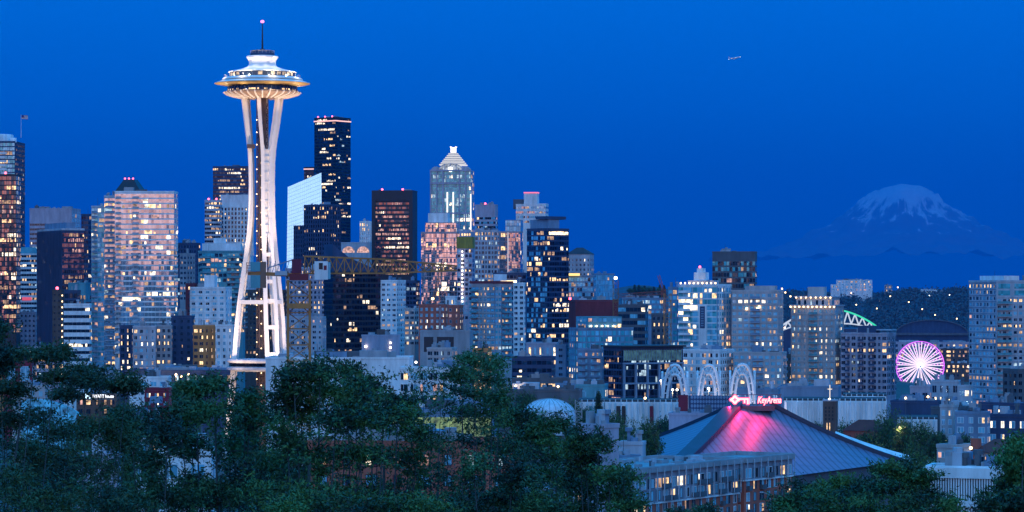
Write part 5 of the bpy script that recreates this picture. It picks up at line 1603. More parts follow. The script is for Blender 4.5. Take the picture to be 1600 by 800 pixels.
# waterfront blocks with a thousand lights
wf = S('punch', 'brown', 'dark', 6, 5, .6, .55, .75, 'bronze', lits=['warm', 'warm', 'hot', 'rose', 'dim'])
bld('waterfront_building', 'warmly lit waterfront block right of the ferris wheel', 'waterfront building', 1478, 1516, 1520, 569, 3300, 6, wf, yb=590, roof=3, cap=30)
bld('waterfront_building', 'second warm lit waterfront block behind the first', 'waterfront building', 1470, 1512, 1520, 546, 3700, 6, S('punch', 'brown', 'dark', 7, 5, .6, .5, .4, lits=['warm', 'rose', 'dim']), yb=572, roof=3, cap=30)
bld('waterfront_building', 'violet tinted warehouse with few lights under the ballpark', 'warehouse', 1396, 1516, 1522, 536, 4200, 4, S('punch', 'lilac', 'dark', 9, 6, .5, .5, .15), yb=560, roof=4, cap=20)
bld('waterfront_building', 'dark quay shed below the ferris wheel', 'shed', 1396, 1476, 1480, 606, 2700, 4, S('punch', 'dgrey', 'dark', 6, 5, .5, .5, .25), yb=620, roof=3, cap=20)
# hospital like building on the ridge
far_w = S('punch', 'white', 'clear', 9, 5.5, .5, .5, .2, 'blue')
bld('hilltop_building', 'white slab building on the far ridge, the biggest up there', 'hilltop building', 1307, 1362, 1363, 438, 6200, 4, far_w, yb=455, roof=4, cap=30, dmin=30)
bld('hilltop_building', 'lower pale block at the left end of the big hilltop slab', 'hilltop building', 1298, 1312, 1313, 445, 6150, 4, far_w, yb=455, roof=1, cap=10)
bld('hilltop_building', 'lit houses row on the ridge right of the slab', 'hilltop building', 1439, 1464, 1465, 453, 6300, 4, S('punch', 'white', 'clear', 10, 6, .5, .5, .7, lits=['cool', 'pale']), yb=466, roof=2, cap=15)
bld('hilltop_building', 'short lit block at the right end of the ridge row', 'hilltop building', 1468, 1480, 1481, 455, 6320, 4, S('punch', 'white', 'clear', 10, 6, .5, .5, .7, lits=['cool', 'pale']), yb=466, roof=1, cap=10)
bld('hilltop_building', 'small grey block between slab and lit row on the ridge', 'hilltop building', 1382, 1393, 1394, 446, 6350, 4, S('punch', 'grey', 'dark', 10, 6, .5, .5, .2), yb=462, roof=1, cap=10)

# ------------------------------------------------------------------ church tower
t = bld('church_tower', 'brown brick church tower with a bright lit cross', 'church tower', 1286, 1306, 1309, 627, 960, 10, S('blank', 'brick'), yb=680, roof=-1, wall='brown', dmin=4)
w, d, H = t['_w'], t['_d'], t['_h']
for i in range(3):
    for j in range(4):
        MB().box(.7 + i * 1.15, 1.25 + i * 1.15, -.06, .2, H - 2.6 - j * 1.25, H - 1.8 - j * 1.25).build('window', W['black'], t)
for i in range(2):
    MB().box(1.25 + i * .9, 1.5 + i * .9, -.08, -.01, H - 12, H - 7.2).build('light_slot', L['warm'], t)
MB().box(-.2, w + .2, -.2, d + .2, H + .01, H + .5).build('parapet', W['pale'], t)
o = MB().box(w / 2 - .1, w / 2 + .1, .8, 1.0, H + .5, H + 5.4).box(w / 2 - .75, w / 2 - .101, .82, .98, H + 3.9, H + 4.12).box(w / 2 + .101, w / 2 + .75, .82, .98, H + 3.9, H + 4.12).build('cross', lit_mat('cross_light', (1, .85, .7), 1.3, var=False), t)
MB().lathe([(0, 0), (.35, .1), (.35, .4), (0, .5)], 8).build('floodlight', lamp_white, t).location = (w / 2, -.1, H + .5)

# ------------------------------------------------------------------ foreground apartments
bb = W['brick']
def brick_block(label, x0, xc, x1, yt, Y, th, seed, nfl=6, upper=2, wm=20):
    bs = S('blank', 'brick')
    t = bld('apartment_block', label, 'apartment block', x0, xc, x1, yt, Y, th, bs, yb=800, roof=0, wall='brick', dmax=70, wmin=wm, roofwall='grey')
    w, d, H = t['_w'], t['_d'], t['_h']
    rng = random.Random(seed)
    for face in (Face((0, 0, 0), (1, 0, 0), w), Face((w, 0, 0), (0, 1, 0), d)):
        fl = 2.8
        zt = H - 1.6
        # grey top storeys standing a hand's width proud of the brick
        b = MB(); face.box(b, 0, face.w, zt - upper * fl, H - .02, .02, .16); b.build('top_storey_wall', wall_mat('grey_blue_siding', (.27, .27, .33)), t)
        b = MB(); face.box(b, 0, face.w, zt - upper * fl - .35, zt - upper * fl - .02, .03, .5); b.build('stone_band', W['white'], t)
        b = MB(); face.box(b, -.2, face.w + .2, H - .4, H + .9, .18, .8); b.build('cornice', W['grey'], t)
        b = MB()
        nb = max(2, int(face.w / 3.1)); bw = face.w / nb
        for k in range(nb + 1):
            face.box(b, max(0, k * bw - .16), min(face.w, k * bw + .16), zt - upper * fl, H + .5, .81, .95)
        b.build('fascia_posts', W['pale'], t)
        for f in range(nfl):
            for k in range(nb):
                z = zt - (f + 1) * fl + .45
                up = f < upper
                ww = bw * (rng.choice([.55, .62, .78]) if up else rng.choice([.42, .42, .55, .3]))
                hh = 2.1 if up else 1.9
                mt = rng.choices(['clear', 'blue', 'dark', 'pale', 'warm', 'dim'], [6, 4, 2.5, .9, 1.2, 1.0])[0]
                o = bpy.data.objects.new('window', window_mesh(ww, hh, 'white' if rng.random() < .5 else 'dgrey')); COL.objects.link(o)
                o.parent = t; o.location = face.p((k + .5) * bw, z, .2 if up else .05); o.rotation_euler = (0, 0, face.rz)
                
                for q in (1, 2):
                    m2 = mt if rng.random() < .7 else rng.choice(['dark', 'clear', 'blue'])
                    o.material_slots[q].link = 'OBJECT'; o.material_slots[q].material = G[m2] if m2 in G else L[m2]
                b = MB(); face.box(b, (k + .5) * bw - .05, (k + .5) * bw + .05, z, z + hh, .2 if up else .05, .3 if up else .14)
                mn = b.build('mullion', W['grey'], t)
                mn.parent = o; mn.matrix_parent_inverse = (Matrix.Translation(o.location) @ Matrix.Rotation(face.rz, 4, 'Z')).inverted()
                if rng.random() < (.35 if up else .22):
                    b = MB(); face.box(b, (k + .5) * bw - ww / 2 - .1, (k + .5) * bw + ww / 2 + .1, z - .25, z - .1, .22, 1.0)
                    u0, u1 = (k + .5) * bw - ww / 2 - .1, (k + .5) * bw + ww / 2 + .1
                    face.box(b, u0, u1, z - .1, z + .85, .92, 1.0)
                    face.box(b, u0, u0 + .07, z - .1, z + .85, .25, .919); face.box(b, u1 - .07, u1, z - .1, z + .85, .25, .919)
                    b.build('balcony', W['dgrey'], t)
    return t
t = brick_block('red brick apartment block with grey top storeys and lit corner windows below the arena', 940, 975, 1165, 740, 640, 31, 5, 6, 2, 22)
w, d, H = t['_w'], t['_d'], t['_h']
rng = random.Random(2)
for k in range(46):
    x, y = rng.uniform(.1, .9) * w, rng.uniform(.05, .93) * d; sz = rng.choice([.5, .7, 1.0, 1.6, 2.4])
    MB().box(x, x + sz, y, y + sz * rng.uniform(.5, 1.6), H + .06, H + rng.uniform(.4, 1.5)).build('roof_vent', W[rng.choice(['steel', 'pale', 'dgrey'])], t)
brick_block('red brick apartment wing with one white band and tall paired windows', 1130, 1163, 1239, 721, 688, 31, 8, 6, 1, 16)
t = bld('apartment_block', 'white roof block with plant boxes behind the brick apartments', 'plant house', 968, 1004, 1009, 696, 720, 10, S('blank', 'pale'), yb=720, roof=3)
bld('apartment_block', 'lilac stair tower block with an orange lit window and rooftop pipes', 'stair tower', 909, 938, 967, 670, 600, 44, S('punch', 'brown', 'dark', 5, 6, .5, .4, .9, lits=['warm']), S('blank', 'lilac'), yb=720, roof=4, wall='lilac')
bld('apartment_block', 'long mid grey roofed building joining the stair tower to the brick block', 'apartment block', 930, 975, 1000, 718, 700, 40, S('punch', 'grey', 'clear', 3, 3, .6, .6, .4, lits=['warm', 'pale']), yb=800, roof=4, wall='bluegrey')

# light truss mast
p = wp(904, 700, 620)
t = tag(empty('truss_mast', p), 'slender steel truss mast beside the dome', 'truss mast')
b = MB(); lattice(b, (0, 0, -8), (0, 0, 75 * 620 / F), lambda f: 1.4, 1.4, .16, .09, 1.2); b.build('truss', W['steel'], t)

# ------------------------------------------------------------------ low buildings glimpsed through the trees
bld('convention_hall', 'wide pale blue hall with a flat roof behind the middle trees', 'hall', 415, 640, 646, 562, 1130, 3, S('blank', 'bluegrey'), yb=650, roof=6, dmax=30, wall='white')
bld('office_building', 'white framed low office with dark windows behind the thin trees', 'office building', 624, 716, 722, 578, 1080, 6, S('punch', 'white', 'dark', 3.6, 3.4, .7, .6, .15, 'clear'), yb=650, roof=4)
t = bld('sports_hall', 'low building with a softly green lit glass wall behind thin trees', 'sports hall', 590, 770, 776, 646, 720, 4, S('blank', 'bluegrey'), yb=690, roof=3, wall='bluegrey')
w, H = t['_w'], t['_h']
MB().box(1, w - .5, -.3, -.02, H - 6.6, H - 1).build('green_lit_wall', lit_mat('green_lit_glass', (.42, .62, .22), .42), t)
bld('apartment_block', 'long brick block at the foot of the middle trees', 'apartment block', 480, 800, 812, 700, 420, 5, S('punch', 'rust', 'clear', 3.6, 3, .4, .5, .2, 'dark'), yb=800, roof=5, wall='brick')
bld('apartment_block', 'blue white walled block behind the left middle tree', 'apartment block', 246, 330, 336, 712, 380, 8, S('punch', 'white', 'clear', 3, 3, .5, .5, .05, 'blue'), yb=800, roof=2)
bld('apartment_block', 'brown chimney like block with one orange window', 'apartment block', 233, 247, 251, 668, 400, 12, S('punch', 'brown', 'dark', 3, 3, .4, .4, .3, lits=['warm']), yb=760, roof=1, dmin=4)
bld('apartment_block', 'pale window bay left of the brown block with the orange window', 'apartment block', 212, 231, 234, 688, 405, 8, S('punch', 'white', 'clear', 1.6, 2.2, .8, .7, 0, 'blue'), yb=760, roof=1)
bld('shed', 'pale lilac shed with a flat roof in the trees at lower left', 'shed', 121, 184, 189, 722, 330, 5, S('blank', 'lilac'), yb=760, roof=2)
bld('commercial_building', 'red framed pavilion with white panels at the far left', 'commercial building', 6, 50, 56, 567, 1300, 8, S('punch', 'white', 'clear', 6, 8, .6, .7, .15, 'clear'), yb=600, roof=1, wall='burg', roofwall='burg')
bld('commercial_building', 'tan low building below the red framed pavilion', 'commercial building', 20, 70, 78, 606, 1150, 10, S('punch', 'beige', 'clear', 3, 3, .45, .5, .1), yb=640, roof=2)
t = tag(empty('canopy', wp(76, 690, 700)), 'bright blue curved membrane canopy glowing behind the left branches', 'canopy')
b = MB(); s = 700 / F
for k in range(14):
    for j in range(6):
        def cpt(a, c):
            x = (a - .5) * 86 * s
            return (x, c * 8, (66 - 34 * (a - .25) ** 2 - 14 * c * c) * s + c * .5)
        a0, a1, c0, c1 = k / 14, (k + 1) / 14, j / 6, (j + 1) / 6
        b.quad(cpt(a0, c0), cpt(a1, c0), cpt(a1, c1), cpt(a0, c1))
for k in range(14):
    x0, x1 = (k / 14 - .5) * 86 * s, ((k + 1) / 14 - .5) * 86 * s
    z0, z1 = (66 - 34 * (k / 14 - .25) ** 2) * s, (66 - 34 * ((k + 1) / 14 - .25) ** 2) * s
    b.quad((x0, -.02, -2), (x1, -.02, -2), (x1, -.02, z1 - .1), (x0, -.02, z0 - .1))
b.build('membrane', lit_mat('blue_lit_membrane', (.03, .32, .85), .55), t)
bld('hotel_building', 'hotel block with a white lit roof sign between the branches', 'hotel', 120, 182, 188, 620, 1000, 6, S('punch', 'brown', 'dark', 3, 3.1, .5, .5, .25), yb=650, roof=1)
sgp = wp(133, 622.5, 996)
sg3 = tag(empty('roof_sign', sgp, -math.atan2(sgp.x, 996)), 'white lit hotel sign lettering with a big blue white initial', 'sign')
wl = lit_mat('white_sign_letter', (.9, .92, 1), 2.2, var=False)
text_mesh('H', 2.6, 'initial', lit_mat('blue_white_letter', (.5, .75, 1), 3.0, var=False), sg3, (0, 0, 0), off=.06, shear=0)
o = text_mesh('HYATT house', 1.6, 'lettering', wl, sg3, (2.6, 0, .2), off=.02, shear=0)
k = 7.2 / max(v.co.x for v in o.data.vertices); o.scale = (k, 1, 1)
MB().box(-.3, 10.2, .2, .4, -.5, -.1).build('sign_rail', W['dgrey'], sg3)
bld('apartment_building', 'white cubic townhouse stack with flat roofs', 'apartment building', 203, 262, 268, 592, 1150, 8, S('punch', 'white', 'blue', 4, 3, .6, .5, .06, 'dark'), yb=620, roof=4)
bld('apartment_building', 'burgundy townhouse row beneath the white cubes', 'apartment building', 226, 264, 268, 610, 1100, 8, S('punch', 'burg', 'clear', 3.4, 3, .4, .5, .15), yb=650, roof=1, wall='burg')
bld('commercial_building', 'dark navy podium with a row of lamps under the panelled apartments', 'commercial building', 196, 364, 370, 581, 1400, 4, S('punch', 'navy', 'dark', 4, 4, .5, .5, .2), yb=600, roof=5, cap=30)
bld('commercial_building', 'low tan shops with lamps at the far left', 'commercial building', -10, 40, 46, 590, 1500, 8, S('punch', 'tan', 'dark', 3, 3, .5, .5, .4), yb=620, roof=2)
bld('office_building', 'lilac and white midrise low behind the left branches', 'office building', 30, 92, 98, 545, 1500, 10, S('ribbon', 'lilac', 'dark', 2.4, 3.6, .9, .5, .2), yb=600, roof=2)
bld('warehouse', 'broad low roofed block filling the hollow behind the dome', 'warehouse', 780, 905, 910, 612, 1180, 4, S('blank', 'navy'), yb=640, roof=6, wall='dgrey')

# ------------------------------------------------------------------ street lamps
def lamp(Y, px, py, mat=lamp_warm, hgt=9.0, glow=0, label=None):
    p = wp(px, py, Y)
    t = empty('street_lamp', (p.x, Y, p.z - hgt))
    MB().tube([(0, 0, 0), (0, 0, hgt - .3)], [.12, .08], 6).build('pole', W['dgrey'], t)
    r = .28 + .00018 * Y
    MB().lathe([(0, hgt - r), (r * .8, hgt - r * .6), (r, hgt), (r * .8, hgt + r * .6), (0, hgt + r)], 10).build('lamp_globe', mat, t)
    tag(t, label, 'street lamp', 'lit street lamps in the city')
    if glow:
        pointl(t, (0, -1.0, hgt - .8), glow, (1, .7, .4), .3)
    return t
LAMPS = [(1200, 1051, 609, 1, 'bright twin lamp glowing inside the leftmost white arch'), (1205, 1058, 609, 1, 'second of the two bright lamps inside the leftmost white arch'),
         (1195, 1107, 607, 1, 'bright round lamp glowing inside the middle white arch'), (1180, 1033, 595, 1, 'warm lamp just left of the leftmost white arch'),
         (1390, 224, 589, 0, 'warm lamp at the left end of the podium lamp row'), (1385, 231, 588, 0, 'second warm lamp of the podium row, close to the first'), (1385, 275, 585, 0, 'brightest warm lamp in the middle of the podium row'),
         (1382, 283, 588, 0, 'warm lamp right of the brightest podium lamp'), (1380, 295, 585, 0, 'warm lamp at the right end of the podium row'), (1380, 243, 588, 0, 'small warm lamp between the podium row groups'),
         (6300, 1347, 487, 2, 'single orange lamp halfway up the far hill'), (5800, 1316, 493, 2, 'orange lamp on the far hill near the beige tower'), (5600, 1475, 502, 2, 'pinkish lamp at the right foot of the far hill'),
         (5000, 1495, 498, 2, 'lamp beside the ballpark roof on the right'), (6000, 1391, 463, 0, 'small white lamp near the ridge'), (5500, 1370, 482, 0, 'small lamp below the ridge in the dark hillside'), (5600, 1441, 483, 0, 'faint lamp in the dark hillside right of centre'),
         (2600, 1222, 451, 0, 'white lamp in the gap left of the large beige tower'), (2600, 1227, 457, 0, 'lower lamp in the gap left of the large beige tower'), (2500, 1226, 512, 0, 'bright lamp low in the gap left of the large beige tower'),
         (690, 1517, 700, 0, 'bright lamp at the corner of the flat roofed house'), (1000, 1560, 642, 0, 'lamp on the navy roofed wing at the right'), (1150, 650, 566, 1, 'white lamp above the pale blue hall'),
         (1340, 923, 603, 0, 'lamp on the turquoise hall'), (1340, 938, 603, 0, 'second lamp on the turquoise hall roof'), (5400, 1403, 449, 0, 'lamp on the ridge beside the small grey block'),
         (1190, 806, 603, 0, 'warm lamp at the left end of the long pavilion'), (1180, 872, 604, 0, 'warm lamp near the right end of the long pavilion'), (1010, 1008, 622, 0, 'lamp behind the pleated wall left of the arches'),
         (1140, 1415, 622, 0, 'warm lamp above the long dark roofed warehouse'), (1160, 1450, 620, 0, 'lamp beside the lilac workshop doors'), (940, 1406, 668, 0, 'lamp glowing inside the yellow lit round tree'),
         (720, 1538, 716, 0, 'lamp between flat roofed house and maroon roof'), (900, 1478, 690, 0, 'lamp at the foot of the tan corner block'), (1450, 700, 598, 0, 'lamp seen through the slim upright tree'), (1120, 18, 603, 0, 'lamp below the red framed pavilion'),
         (2650, 1235, 463, 0, 'lamp at the shoulder of the large beige tower'), (5300, 1338, 476, 0, 'pinkish lamp on the dark hillside left'), (5700, 1420, 472, 0, 'tiny lamp on the dark hillside centre'), (5300, 1461, 492, 0, 'orange lamp above the ballpark roof'), (6100, 1375, 470, 0, 'tiny lamp under the small grey ridge block'),
         (6200, 1452, 462, 1, 'white lamp in front of the lit ridge row'), (6200, 1484, 461, 1, 'white lamp right of the short lit ridge block'), (6200, 1330, 458, 0, 'lamp at the foot of the big hilltop slab')]
for (Y, px, py, k, lab) in LAMPS:
    lamp(Y, px, py, (lamp_warm, lamp_white, lamp_warm)[k], 9.0, {1051: 2500, 1107: 2500, 1033: 1500, 923: 2500, 275: 4000, 1406: 2600, 806: 1500, 231: 3000}.get(px, 0), lab)
t = tag(empty('street_lamp', wp(1204, 800, 400)), 'grey street lamp with a curved arm before the brick wing', 'street lamp')
b = MB(); b.tube([(0, 0, -4), (0, 0, 2.0), (-.15, 0, 2.4), (-1.1, 0, 2.75)], [.09, .07, .06, .05], 6); b.build('pole', W['steel'], t)
MB().box(-1.5, -1.0, -.12, .12, 2.68, 2.82).build('lamp_head', W['pale'], t)

# ------------------------------------------------------------------ ground, hills, mountain, air
def grid_mesh(name, xs, ys, zf, mats, kind='structure'):
    nx, ny = len(xs), len(ys)
    v = [(x, y, zf(x, y)) for y in ys for x in xs]
    f = [(j * nx + i, j * nx + i + 1, (j + 1) * nx + i + 1, (j + 1) * nx + i) for j in range(ny - 1) for i in range(nx - 1)]
    me = bpy.data.meshes.new(name); me.from_pydata(v, [], f)
    for m in mats: me.materials.append(m)
    me.polygons.foreach_set('use_smooth', [True] * len(f))
    o = bpy.data.objects.new(name, me); COL.objects.link(o)
    return tag(o, kind=kind)
gm = wall_mat('dark_city_ground', (.05, .055, .05), var=.4, scale=.02, streak=False)
ys = [-520, -420, -330, -270, -210, -160, -110, -70, -40, -20, 0, 15, 30, 45, 60, 80, 100, 130, 170, 220, 300, 400, 520, 700, 900, 1200, 1500, 1800, 2100, 2400, 2700, 3000, 3400, 3800, 4200, 4600, 5200, 6000, 8000, 12000, 20000, 40000, 90000, 112000]
xs = [-23000, -8000, -3000, -1500, -900, -500, -250, -120, -60, -30, 0, 30, 60, 120, 200, 260, 320, 400, 480, 560, 700, 900, 1500, 3000, 8000, 23000]
grid_mesh('ground', xs, ys, gz, [gm])
hm = wall_mat('haze_blue_hillside', (.035, .05, .08), var=.6, scale=.03, streak=False)  # ground colour of the hill blued to carry distance haze
def hillz(x, y):
    px = 800 + x / y * F
    crest = 465 + 4 * math.sin(px * .011) + 4 * math.sin(px * .043 + 1)
    if px < 1060: crest = 462 - 14 * math.exp(-((px - 1005) / 60) ** 2)
    if px > 1280: crest = 463 + 3 * math.sin(px * .02) + 2 * math.sin(px * .07)
    top = CZ - (crest - HY) * 6400 / F
    k = sstep(5050, 6400, y) if y < 6400 else 1 - .5 * sstep(6400, 9000, y)
    n = mnoise.noise(Vector((x * .004, y * .004, 3))) * 9 + mnoise.noise(Vector((x * .02, y * .02, 5))) * 3
    return -3 + (top + 3) * k + n * k
grid_mesh('hill', [(-300 + 14 * i) for i in range(190)], [5050, 5150, 5250, 5400, 5550, 5700, 5850, 6000, 6150, 6300, 6400, 6500, 6700, 7200, 8000, 9000], hillz, [hm])
# snow mountain
MX, MYY = (1414 - HX) / F * 95000, 95000
prof = [(-270, 402), (-230, 396), (-200, 388), (-165, 376), (-130, 360), (-100, 340), (-75, 322), (-55, 308), (-40, 299), (-25, 291), (-8, 288), (8, 288), (22, 292), (36, 297), (50, 306), (68, 320), (90, 337), (120, 357), (150, 372), (180, 384), (220, 394), (270, 402)]
pxs = np.array([p[0] for p in prof], float); pys = np.array([p[1] for p in prof], float)
def mtz(x, y):
    dx, dy = x - MX, y - MYY
    side = -1 if dx < 0 else 1
    r = math.sqrt(dx * dx + (dy * .8) ** 2) * F / 95000
    ang = math.atan2(dy, dx)
    rl = np.interp(r, pxs[pxs >= 0], pys[pxs >= 0]); ll = np.interp(-r, pxs, pys)
    f = .5 + .5 * math.cos(ang)
    py = rl * f + ll * (1 - f)
    z = CZ - (py - HY) / F * 95000
    amp = 1.0 * sstep(8, 60, r)
    q = Vector((dx * .0011, dy * .0011, 0))
    rg = 1 - abs(mnoise.noise(Vector((ang * 4.2, r * .012, 1.7)))) * 2
    z += amp * (rg * 170 - 60) * (1 - .6 * sstep(120, 260, r)) + amp * mnoise.fractal(q, 1.0, 2.0, 6) * 240 - 30 * amp
    z += 40 * mnoise.noise(Vector((dx * .003, dy * .003, 9)))
    return z
mm, nt, bs = newmat('glacier_and_hazed_rock')
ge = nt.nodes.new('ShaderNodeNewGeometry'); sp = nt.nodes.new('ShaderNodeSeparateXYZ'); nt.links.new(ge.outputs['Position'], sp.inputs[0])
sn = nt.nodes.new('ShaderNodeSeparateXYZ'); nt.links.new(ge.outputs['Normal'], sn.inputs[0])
def mth(op, a, b=None, c=None):
    n = nt.nodes.new('ShaderNodeMath'); n.operation = op
    for i, q in enumerate((a, b, c)):
        if q is None: continue
        if isinstance(q, (int, float)): n.inputs[i].default_value = q
        else: nt.links.new(q, n.inputs[i])
    return n.outputs[0]
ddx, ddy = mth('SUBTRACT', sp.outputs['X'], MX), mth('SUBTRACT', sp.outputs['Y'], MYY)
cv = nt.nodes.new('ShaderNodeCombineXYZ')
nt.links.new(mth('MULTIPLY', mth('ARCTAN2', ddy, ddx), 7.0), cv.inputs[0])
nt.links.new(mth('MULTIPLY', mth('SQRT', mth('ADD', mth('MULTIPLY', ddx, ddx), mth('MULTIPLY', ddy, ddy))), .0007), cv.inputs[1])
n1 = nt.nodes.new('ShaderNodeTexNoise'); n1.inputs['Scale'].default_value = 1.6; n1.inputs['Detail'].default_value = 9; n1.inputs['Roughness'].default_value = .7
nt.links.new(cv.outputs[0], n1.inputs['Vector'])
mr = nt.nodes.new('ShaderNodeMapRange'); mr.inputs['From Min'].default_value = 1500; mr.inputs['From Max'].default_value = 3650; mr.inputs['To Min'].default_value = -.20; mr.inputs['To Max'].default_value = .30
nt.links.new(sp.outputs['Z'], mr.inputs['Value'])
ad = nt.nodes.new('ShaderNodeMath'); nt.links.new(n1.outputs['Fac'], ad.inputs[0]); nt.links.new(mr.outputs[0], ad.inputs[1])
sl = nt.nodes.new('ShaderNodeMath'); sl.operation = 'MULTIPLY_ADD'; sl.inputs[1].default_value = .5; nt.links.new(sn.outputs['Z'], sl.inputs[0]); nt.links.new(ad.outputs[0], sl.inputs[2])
cr = nt.nodes.new('ShaderNodeValToRGB'); ramp(cr, [(.96, (.12, .16, .22)), (1.13, (.60, .72, .82))])  # rock tone blued, the haze of distance put into its colour
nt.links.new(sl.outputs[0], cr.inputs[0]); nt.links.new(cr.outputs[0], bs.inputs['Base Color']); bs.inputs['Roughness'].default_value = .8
N = 150
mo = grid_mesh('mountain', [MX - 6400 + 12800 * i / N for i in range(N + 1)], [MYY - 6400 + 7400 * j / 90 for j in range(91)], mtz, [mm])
# the air between here and the mountain
hb = bpy.data.materials.new('evening_air'); hb.use_nodes = True
nt = hb.node_tree; nt.nodes.clear()
pv = nt.nodes.new('ShaderNodeVolumePrincipled'); pv.inputs['Color'].default_value = HAZE_COL
pv.inputs['Density'].default_value = HAZE_DENS; pv.inputs['Anisotropy'].default_value = 0.0
ou = nt.nodes.new('ShaderNodeOutputMaterial'); nt.links.new(pv.outputs[0], ou.inputs['Volume'])
b = MB(); b.box(-24000, 24000, -560, 113000, -12, 4300)
tag(b.build('haze', hb), kind='stuff')

# ------------------------------------------------------------------ aircraft with its lights on
AYY = 9000.0
p = wp(1148, 90.5, AYY)
t = tag(empty('airliner', p, R(24)), 'tiny airliner with white landing lights high in the blue sky', 'airliner')
t.rotation_euler = (0, R(-10), R(-16))
b = MB(); b.tube([(-19, 0, 0.6), (-14, 0, .3), (-6, 0, 0), (12, 0, 0), (17, 0, -.1), (19.5, 0, -.4)], [.3, 1.3, 2.0, 2.0, 1.5, .3], 10); b.build('fuselage', W['white'], t, True)
b = MB()
for sg_ in (-1, 1):
    b.prism([(4, sg_ * 1.5), (-2, sg_ * 1.5), (-7, sg_ * 17), (-5, sg_ * 17)][::sg_], -.7, -.3)
b.build('wing', W['white'], t)
b = MB()
for sg_ in (-1, 1): b.prism([(-14, sg_ * .8), (-17, sg_ * .8), (-19, sg_ * 6), (-17.5, sg_ * 6)][::sg_], .6, .9)
b.bar((-15, 0, 1), (-18.5, 0, 7), .4, 3); b.build('tail', W['white'], t)
for sg_ in (-1, 1):
    MB().tube([(2, sg_ * 5.5, -1.9), (5.5, sg_ * 5.5, -1.9)], [.9, 1.0], 8).build('engine', W['steel'], t)
for (x, y) in ((3.5, -2.2), (3.5, 2.2), (-6, 17), (-6, -17), (18, -.8), (-19, 0)):
    MB().lathe([(0, -.8), (.8, 0), (0, .8)], 8).build('landing_light', lamp_white, t).location = (x, y, -.6)

# ------------------------------------------------------------------ trees
def leaf_mat(name, c0, c1):
    m, nt, b = newmat(name)
    ge = nt.nodes.new('ShaderNodeNewGeometry')
    cr = nt.nodes.new('ShaderNodeValToRGB'); ramp(cr, [(0.0, c0), (1.0, c1)])
    nz = nt.nodes.new('ShaderNodeTexNoise'); nz.inputs['Scale'].default_value = .9; nz.inputs['Detail'].default_value = 3  # clump shading mixed into the leaf colour as noise
    nt.links.new(ge.outputs['Position'], nz.inputs['Vector'])
    mr = nt.nodes.new('ShaderNodeMapRange')
    mr.inputs['From Min'].default_value = .36; mr.inputs['From Max'].default_value = .66
    mr.inputs['To Min'].default_value = -.35; mr.inputs['To Max'].default_value = .75
    nt.links.new(nz.outputs['Fac'], mr.inputs['Value'])
    ad = nt.nodes.new('ShaderNodeMath'); ad.operation = 'MULTIPLY_ADD'; ad.inputs[1].default_value = .6
    nt.links.new(ge.outputs['Random Per Island'], ad.inputs[0]); nt.links.new(mr.outputs[0], ad.inputs[2])
    nt.links.new(ad.outputs[0], cr.inputs[0])
    nt.links.new(cr.outputs[0], b.inputs['Base Color'])
    b.inputs['Roughness'].default_value = .6
    return m
LEAF = [leaf_mat('dark_leaves', (.008, .026, .014), (.085, .185, .040)), leaf_mat('deep_leaves', (.006, .022, .016), (.055, .150, .045)), leaf_mat('needle_sprays', (.005, .020, .012), (.045, .095, .030))]
BARK = wall_mat('bark', (.060, .055, .055), var=.4, scale=1.5)
def leaf_cloud(rs, clumps, n_per, size, up=.25, spray=7, elong=2.0, flat=1.0):
    """Leaf quads on short twigs scattered through the clumps (x, y, z, rx, ry, rz)."""
    P, = [np.zeros((0, 4, 3))],
    out = []
    for (cx, cy, cz, rx, ry, rz, dens) in clumps:
        n = max(3, int(n_per * dens))
        d = rs.normal(size=(n, 3)); d /= np.linalg.norm(d, axis=1)[:, None]
        r = rs.uniform(.1, 1.0, n) ** .5 * rs.uniform(.75, 1.1, n)
        c = np.array([cx, cy, cz]) + d * r[:, None] * np.array([rx, ry, rz])
        tw = d + rs.normal(size=(n, 3)) * .6 + np.array([0, 0, up]); tw[:, 2] *= flat; tw /= np.linalg.norm(tw, axis=1)[:, None]
        for k in range(spray):
            q = c + tw * (k * size * .75) + rs.normal(size=(n, 3)) * size * .45
            a = rs.normal(size=(n, 3)) + tw * .8; a /= np.linalg.norm(a, axis=1)[:, None]
            b = np.cross(a, rs.normal(size=(n, 3))); b /= np.linalg.norm(b, axis=1)[:, None]
            s = size * rs.uniform(.6, 1.25, (n, 1))
            a = a * s * elong * .5; b = b * s * .42
            out.append(np.stack([q - a, q + b * .9 - a * .1, q + a, q - b * .9 - a * .1], axis=1))
    return np.concatenate(out, axis=0)
def quads_mesh(name, Q, mat):
    n = len(Q)
    me = bpy.data.meshes.new(name)
    me.vertices.add(n * 4); me.loops.add(n * 4); me.polygons.add(n)
    me.vertices.foreach_set('co', Q.reshape(-1).astype(np.float32))
    me.loops.foreach_set('vertex_index', np.arange(n * 4, dtype=np.int32))
    me.polygons.foreach_set('loop_start', np.arange(0, n * 4, 4, dtype=np.int32))
    me.polygons.foreach_set('loop_total', np.full(n, 4, dtype=np.int32))
    me.update(calc_edges=True)
    me.materials.append(mat)
    return me
def mesh_obj(name, me, parent):
    o = bpy.data.objects.new(name, me); COL.objects.link(o); o.parent = parent
    return o

